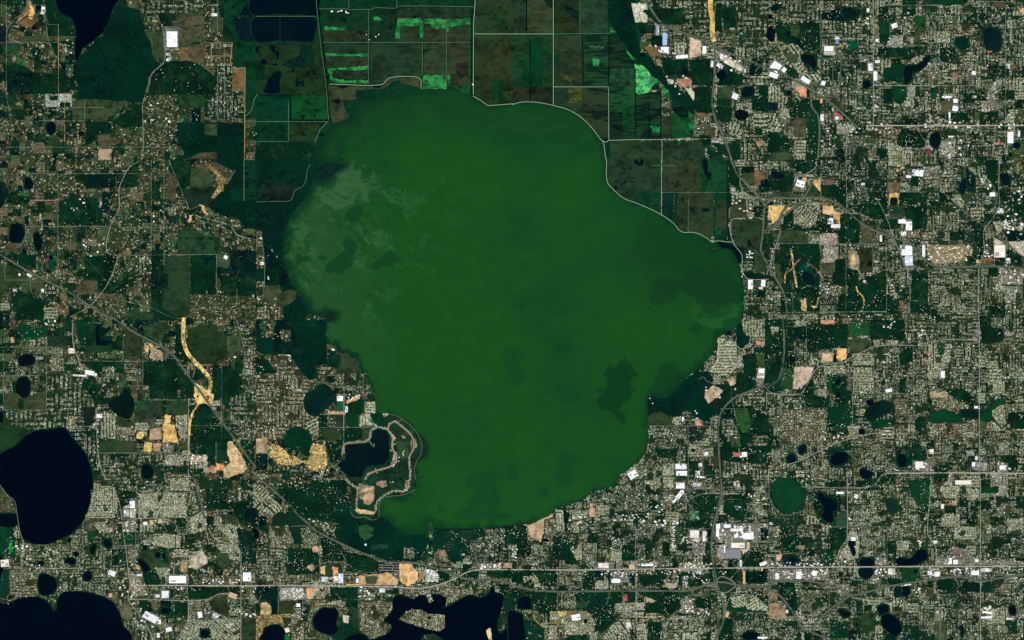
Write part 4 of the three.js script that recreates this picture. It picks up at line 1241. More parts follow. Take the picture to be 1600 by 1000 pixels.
SURVEY.push(`
@0,750
lake/1/5/20 0,-165 40,-185 90,-210 170,-280 240,-312 330,-318 400,-326 440,-272 500,-210 540,-150 568,-70 582,0 570,110 555,175 520,255 450,330 370,372 300,400 240,402 190,390 150,365 125,310 108,200 85,130 50,85 10,40 -30,0 -30,-150 # big round black lake at the western edge
lake/1/6/22 30,775 60,770 110,745 200,727 260,742 310,780 332,818 355,808 362,745 400,702 480,696 560,706 640,730 700,760 740,820 765,900 772,1020 -30,1020 -30,780 0,770 # wide black lake filling the lower left corner
lake/2/10/20/1 -20,215 95,212 106,245 105,280 60,300 10,290 -20,260
lake/3/12/22/1 -20,480 15,490 18,560 0,620 -20,620
f/12/60/36/wood 0,290 88,300 96,380 92,482 20,478 0,470
f/46/150/60/bright 55,390 80,385 82,450 55,445
f/12/56/40/wood 20,560 60,560 52,690 30,740 0,735 0,620
sub/o/0/48 125,395 240,405 300,405 440,345 520,280 520,560 240,560 130,520
sub/t/0/48 55,560 245,560 240,725 110,735 55,720
sub/o/0/48 350,560 520,560 640,560 700,660 690,740 560,700 480,690 400,695 355,740 330,700
sub/n/0/44 590,20 720,40 740,150 720,235 530,235 565,150
wood 740,60 850,75 850,170 760,170
pond/20/60/44 820,30 1,1
sub/d/0/46 890,0 1020,0 1010,40 930,45
sub/n/0/36 860,85 1170,85 1170,240 860,240
sub/n/-40/40 575,262 650,260 720,330 620,330
sub/n/90/34 955,335 1130,340 1130,425 960,420
sub/n/-30/40 1180,185 1290,190 1290,320 1190,335
sub/n/0/36 1060,0 1180,0 1190,75 1060,75
sub/n/-25/42 1320,265 1500,280 1600,400 1510,480 1400,340
sub/n/0/40 1340,400 1500,400 1505,510 1400,480
f/80/76/54/field 1350,460 1420,455 1445,520 1390,560 1355,530
wood 1290,60 1420,60 1400,180 1290,180
wood 1440,150 1600,110 1600,330 1500,270
lake/20/26/40/1 1540,190 1600,180 1600,260 1530,250
pond/3/12/24 1590,330 22,36
pond/4/14/20 1440,205 14,10
f/24/54/32/wood 1240,0 1450,0 1450,60 1250,60
f/120/200/60/sand 1380,0 1386,0 1386,25 1380,25
pale 770,170 850,130 850,235 765,235
sub/o/0/60 520,340 700,340 700,560 520,560
f/16/58/34/wood 760,310 850,310 850,395 765,400
road/10/150/170/130 785,355 800,340 825,345 830,365 810,372 790,362
wood 640,355 700,365 690,420 650,410
lake/3/14/22/1 645,385 670,370 700,400 685,425 660,420
pond/3/12/20 432,377 16,15
lake/4/16/24/1 565,430 580,405 600,410 590,450 570,465
pond/4/24/26 705,450 10,22
pond/4/14/22 475,462 22,20
lake/3/12/22/1 405,505 435,485 470,500 465,525 420,520
pond/3/12/22 257,522 25,22
f/16/64/36/wood 545,315 600,320 590,360 550,360
pond/8/80/50 566,337 14,14
f/16/64/36/wood 890,320 935,325 935,365 890,360
pond/10/70/44 913,342 14,14
lake/2/8/20/1 245,605 285,588 330,610 355,645 345,690 310,715 265,715 240,670
lake/3/10/22/1 520,595 545,570 570,580 572,610 550,632 525,620
f/70/66/46/field 880,430 1060,430 1065,560 1000,590 900,570 860,500
f/16/60/34/wood 880,395 925,400 930,440 890,445
pond/3/12/22 905,425 17,16
f/14/56/32/wood 990,425 1040,425 1055,490 1045,525 1010,510
pond/3/12/24 985,470 22,22
pond/3/12/24 1025,475 13,28
lake/2/10/20/1 862,505 885,498 930,540 935,560 905,575
wood 890,570 1010,560 1000,660 910,660
sub/n/0/40 960,545 1060,540 1060,610 1000,620
sub/o/0/45 850,330 960,330 960,420 880,400
f/200/165/110/sand 1130,520 1170,510 1170,580 1130,570
f/190/180/150/sand 1180,500 1260,440 1310,500 1280,530 1230,560 1180,550
sub/d/0/46 1290,400 1350,420 1360,530 1300,540
comm 1050,590 1180,590 1180,650 1050,650
b 1110,622 106,44 0 w # long white mega-store on the north side of the western highway
b 700,582 44,30 20 w # white shopping block west of the curving avenue in the south-west town
b 827,153 30,44 0 w # white school block beside the avenue east of the black lake
b 908,272 24,20 0 w # white supermarket on the cross street north of the round green pond
b 948,262 22,26 0 o # sandy-orange store next to the supermarket on the cross street
b 1000,258 22,26 0 o # orange-tan store, easternmost of three on the cross street
b 872,594 30,14 0 w # low white store just east of the main south-west avenue
b 985,725 26,18 0 w # white store west of the bigger white one south of the western highway
b 1033,715 44,44 0 w # big square white store south of the western highway
b 940,857 92,44 28 w # largest tilted white warehouse beside the southern avenue
b 995,886 20,28 0 w # small white block east of the tilted white warehouse
b 1055,934 36,26 -15 w # white warehouse south-east of the tilted one in the south-west
b 990,970 18,26 0 w # white block at the southern edge below the tilted warehouse
b 1543,605 48,54 0 w # square white store north of the western highway near the marshes
b 1250,842 26,36 -10 w # white civic building in the loop of new streets, western one
b 1345,848 34,30 20 g # grey college block in the loop of new streets, eastern one
b 1455,722 50,30 20 o # orange clay-roofed depot at the end of the curved road
b 1165,30 1,1 0 w # tiny white kiosk on the suburban lane south of the sand works
b 790,205 34,44 0 g # grey store roof in the mall west of the tall school block
b 690,720 20,26 0 o # orange roof near the north shore of the lower left lake
b 30,520 50,44 -5 c # pale cream processing plant at the far western edge
f/220/160/90/sand 845,520 880,550 865,565 845,550
comm 765,255 850,250 850,325 780,325
bs 770,255 850,320 7 8,14 c # cream shop in the mall south of the cross street
f/140/125/105/urban 800,560 860,600 930,720 830,730 810,680
wood 870,750 940,760 960,820 900,830 870,790
dwood 1010,755 1070,755 1070,790 1015,790
f/12/52/34/wood 1000,790 1080,790 1075,850 1005,845
lake/2/12/22/1 1010,805 1050,798 1070,815 1050,835 1015,832
f/14/40/28/wood 1090,760 1170,770 1170,860 1100,850
wood 1190,665 1290,665 1290,740 1190,740
wood 1290,670 1420,670 1430,705 1370,705 1300,740
wood 1430,670 1500,670 1500,720 1440,705
f/60/54/40/field 1300,760 1420,720 1425,860 1340,820
sub/n/40/44 1180,880 1500,860 1500,1000 1110,1000
f/14/40/30/wood 1250,930 1310,925 1320,985 1255,990
lake/3/10/18/1 1255,950 1285,935 1308,955 1295,980 1262,978
sub/o/0/50 1430,770 1500,770 1500,860 1430,860
f/52/46/32/field 1510,860 1600,870 1600,1000 1510,1000
wood 1510,0 1600,0 1600,60 1510,60
f/14/40/32/wood 1480,300 1600,330 1600,520 1510,520
art 700,30 725,90 748,150 762,250 770,330 788,440 800,560 812,660 802,745 840,800 900,880 960,1000
artw 0,660 -1,660
artw 815,658 1200,660 1610,662
art 130,500 230,550 350,552 520,550
art 805,745 1295,745 1370,712 1430,712 1500,745
hwy 1215,-10 1240,90 1262,160 1278,240
art 1278,240 1290,320 1310,400
art 1300,300 1350,370 1440,400 1500,440 1505,560 1505,1000
art 1170,660 1172,880 1100,1000
lane 870,68 980,78 1230,76
art 760,245 1045,245 1100,280 1115,330 1190,335 1280,290
lane 520,260 520,560
lane 848,245 850,1000
art 1085,590 1095,530 1140,510 1190,500
lane 1295,745 1312,800 1300,850 1240,880 1180,890
lane 1240,880 1500,870
lane 720,410 880,410
lane 130,400 130,740
lane 0,30 40,90 90,130 105,200 125,320 145,380
lane 570,60 570,130 540,230 520,270
bs 140,425 360,560 18 6,10 c # cream building in the old downtown between the two black lakes
bs 1260,622 1500,648 14 7,12 w # white store in the row along the north side of the western highway
bs 1060,670 1260,690 9 6,10 w # small white store along the south side of the western highway
bs 750,560 800,760 8 7,12 w # white shop on the west side of the curving avenue
bs 820,700 860,750 4 8,14 c # cream shop at the corner of avenue and southern cross street
bs 860,800 960,980 12 7,13 w # white shop in the strip beside the southern avenue
bs 1500,660 1600,700 6 7,12 w # white store at the eastern end of the highway strip near the marshes
bs 100,390 190,440 6 8,14 w # white building on the south shore of the big round black lake
bs 1250,560 1290,590 3 8,12 t # pale blue pool-like roof in the new district north of the highway
bs 1290,825 1370,860 6 7,11 w # small white block around the grey college
bs 1500,820 1600,860 6 8,14 c # cream building on the far bank east of the new streets
bs 1390,570 1440,600 4 8,14 o # orange new building by the round field
`, `
@400,750
wood 130,40 560,0 600,230 560,400 400,330 290,240 180,140
wood 500,250 640,220 800,235 900,330 1000,500 830,510 700,470 560,400 500,330
swamp 560,225 640,255 770,240 830,260 920,345 1060,345 1080,400 1000,510 900,505 640,440 520,380 560,300
f/8/46/32/wood 1080,300 1240,310 1360,310 1420,310 1420,400 1330,480 1240,520 1080,440 1080,390
f/44/76/44/field 640,290 690,278 740,300 730,350 680,380 645,340
f/32/64/40/field 720,405 830,400 820,430 720,435
f/24/56/36/wood 1280,310 1340,315 1345,380 1290,400
sub/n/45/50 -20,20 40,30 100,100 172,170 100,242 50,200 -20,170
wood 0,230 70,230 70,330 0,300
pond/4/18/22 35,268 20,30
pond/3/14/20 5,340 20,34
f/24/54/34/field 555,-20 1010,-20 1000,60 910,105 830,92 770,132 766,230 700,252 600,232 588,190 600,80
f/90/86/60/sand 640,20 740,40 735,130 650,120 640,70
f/180/132/98/sand 672,95 710,78 742,95 735,130 705,158 672,148
f/220/160/110/sand 655,70 700,45 735,40 730,60 680,72
f/235/190/130/sand 618,188 640,180 740,200 740,215 640,208
f/110/90/70/sand 935,0 960,0 955,60 900,85 930,60
f/120/85/70/sand 750,10 815,5 820,40 790,45 755,35
f/6/46/32/wood 500,60 590,80 590,230 500,200
wood 200,430 390,430 395,585 200,590
wood 405,355 500,380 560,450 560,500 420,510
wood 560,450 690,475 770,520 760,590 570,570
f/56/70/44/urban 310,240 480,258 500,300 490,355 420,320 340,270
bs 420,265 495,345 14 4,7 c # cream caravan-site cabin beside the motorway south of the peninsula
sub/o/50/48 270,300 320,290 395,350 395,430 300,430
sub/t/0/44 75,290 200,285 240,390 180,430 80,420
sub/d/0/50 0,420 190,430 190,580 80,600 0,600
sub/o/0/44 920,420 990,420 990,490 920,495
f/230/165/115/sand 352,420 380,410 402,430 385,455 355,450
f/170/130/110/sand 325,540 350,522 372,545 350,572 330,560
f/50/46/34/field 400,530 540,520 540,600 400,600
sand 402,540 435,535 430,590 402,585
f/225/140/80/sand 480,540 510,545 515,640 480,640
b 498,615 26,26 0 w # white warehouse at the foot of the orange clay strip by the southern highway
b 428,622 36,30 0 s # silver-grey warehouse west of the orange clay strip
b 530,615 30,60 0 s # pale silver store beside the orange clay strip
f/234/184/125/sand 898,525 978,522 985,555 1012,575 1012,630 950,668 908,645 895,590
f/205/150/92/sand 770,585 830,578 890,625 880,655 740,658 760,620
f/190/130/75/sand 625,600 770,585 740,655 645,655
f/90/72/50/field 680,600 760,600 750,650 690,650
road/26/235/180/105 565,653 645,653
f/120/90/70/sand 1012,625 1030,570 1065,560 1055,600 1020,640
f/205/205/190/urban 1058,560 1100,550 1140,590 1140,640 1060,630
bs 1060,560 1140,635 9 8,14 w # white warehouse beside the big bare sand patch south of the lake
sub/q/0/40 765,525 895,522 892,570 770,575
f/225/150/100/sand 315,675 395,675 350,748 312,748
f/180/160/120/sand 350,690 400,680 380,720 350,735
sub/n/30/44 395,695 450,690 450,745 360,745
dwood 0,665 138,665 138,745 0,745
f/150/142/132/urban 150,672 300,672 300,748 150,748
bs 170,680 300,745 18 7,12 w # white workshop in the grid of sheds just south of the southern highway
wood 470,672 640,672 640,742 480,745
bs 645,670 720,745 10 7,14 w # white shop south of the sandy ground on the southern highway
f/110/102/90/urban 730,672 860,680 850,750 730,745
b 788,690 34,26 0 s # silver building south of the sandy ground near the southern highway
b 265,782 24,20 0 w # white square building below the grid of sheds
f/220/175/115/sand 0,770 70,765 100,800 100,850 0,850
f/60/46/32/field 140,760 235,755 235,840 150,850
f/170/140/90/golf 0,840 215,835 215,950 190,950 130,900 60,915 20,1000 0,1000
f/52/48/34/field 165,860 220,860 215,925 180,930
f/14/46/40/wood 95,745 135,745 135,840 95,840
lake/4/28/34/1 100,755 128,750 130,825 105,830
wood 0,770 25,770 25,850 0,850
lake/3/12/22/1 60,925 130,905 175,940 192,1020 30,1020 45,960
b 195,938 26,26 -20 c # cream clubhouse on the sandy shore in the lower left
f/20/110/50/field 180,965 205,965 205,1000 180,1000
sub/t/0/44 220,850 360,900 380,1000 220,1000
f/150/120/80/golf 365,760 540,755 500,800 365,790
sub/n/0/40 380,765 540,750 510,790 400,785
lake/2/8/20/1 375,840 395,815 430,795 465,805 495,800 512,840 500,900 522,940 465,968 420,955 375,935 355,880
f/22/56/32/field 510,860 640,790 640,955 540,955
f/40/46/34/field 580,790 640,790 640,890 585,890
wood 560,750 640,750 640,790 560,790
pale 540,842 582,848 578,895 548,892
f/10/50/34/wood 525,900 620,930 600,1000 480,1000
sub/o/0/48 640,680 860,690 850,760 640,770
sub/t/0/40 650,770 860,760 850,900 790,1000 680,1000 645,900
lake/1/6/20 860,745 900,722 945,735 985,745 1020,725 1050,690 1090,720 1130,715 1170,725 1198,760 1170,800 1250,765 1330,722 1400,738 1455,710 1478,668 1492,700 1540,722 1552,780 1530,830 1510,880 1512,940 1540,955 1600,890 1620,1020 1170,1020 1130,985 1040,980 1020,1020 700,1020 770,985 835,950 850,905 800,880 850,825 # irregular black lake with a housed peninsula at the lower edge
lake/2/8/20/1 560,990 640,960 690,980 700,1020 560,1020
sub/t/0/36 890,870 930,830 970,805 1040,812 1080,835 1180,842 1180,920 1150,948 1060,930 940,892
pond/6/40/40 1085,862 16,14
f/36/50/34/wood 1030,1000 1045,968 1110,960 1150,985 1165,1000
f/230/200/140/sand 1440,935 1466,925 1475,1000 1455,1000
f/20/54/34/wood 1555,720 1620,700 1620,880 1560,890 1520,930 1515,880
f/40/52/36/wood 1530,860 1600,850 1600,890 1540,900
sub/t/0/44 1000,680 1090,690 1110,760 1080,770 1060,720 1010,720
sub/t/0/44 1110,650 1440,640 1440,705 1330,715 1250,750 1180,790 1195,740 1130,700
sub/d/0/44 1335,380 1560,300 1560,400 1500,520 1340,510
sub/d/0/44 1420,305 1555,300 1555,395 1420,395
wood 1560,290 1610,290 1610,400 1560,400
sub/t/0/50 1140,430 1190,435 1220,530 1150,545 1060,500
f/120/84/74/sand 1142,440 1180,438 1195,475 1145,480
f/22/64/38/field 1062,430 1118,430 1118,485 1062,485
f/70/78/52/field 1082,258 1098,262 1112,325 1112,375 1080,372 1078,310
sand 1085,340 1100,345 1105,360 1090,358
comm 1385,520 1525,520 1525,555 1385,555
bs 1390,520 1520,555 7 9,14 w # white store by the avenue at the south end of the lake
f/150/110/90/sand 1555,520 1600,515 1600,550 1555,550
wood 1145,560 1210,570 1205,630 1145,630
wood 1440,570 1600,570 1600,610 1440,600
sub/o/0/50 1200,630 1440,630 1440,690 1200,680
hwy -10,-22 20,-5 150,100 290,240 400,330 540,402 700,470 830,512 980,517 1120,550 1260,602 1330,622 1480,622 1560,635 1610,660
artw -10,660 560,662 850,668 1030,676 1140,655 1260,608 1330,572 1420,560 1610,560
road/16/190/175/140 560,-10 590,25 630,45 632,110 628,182 650,198 735,208 755,140 785,110 830,80 870,68 920,72 950,50 955,0
road/12/130/130/100 585,160 590,195 610,228 640,235 680,230 725,250 765,232 770,160 790,115 850,100 910,95 1000,60
lane 630,50 680,10
lane 400,310 400,590
lane 140,670 140,840
lane 220,290 310,285 400,335
lane 350,560 430,515 530,518 545,560
lane 530,440 580,530 650,570 760,580
lane 1345,475 1310,480 1280,530 1240,540 1150,540
lane 1440,560 1440,690
lane 450,690 365,725 352,850 330,910
lane 560,755 560,850
lane 640,670 640,800
lane 500,800 545,850
lane 1120,470 1120,545
bs 1010,440 1130,460 5 4,7 w # small white farm building in the marsh south of the lake
bs 840,0 870,20 2 4,7 c # cream villa on the outer lane of the curling peninsula
bs 120,0 270,170 12 5,8 c # cream house in the woods beside the motorway
bs 1380,330 1560,480 14 5,8 w # white house in the dark packed estate on the south shore
b 685,405 12,12 0 w # tiny white hut alone in the southern marsh
b 1292,466 22,10 0 c # cream shed in the clearing at the south shore
b 633,628 14,26 0 w # white slab on the sandy ground beside the southern highway
`);
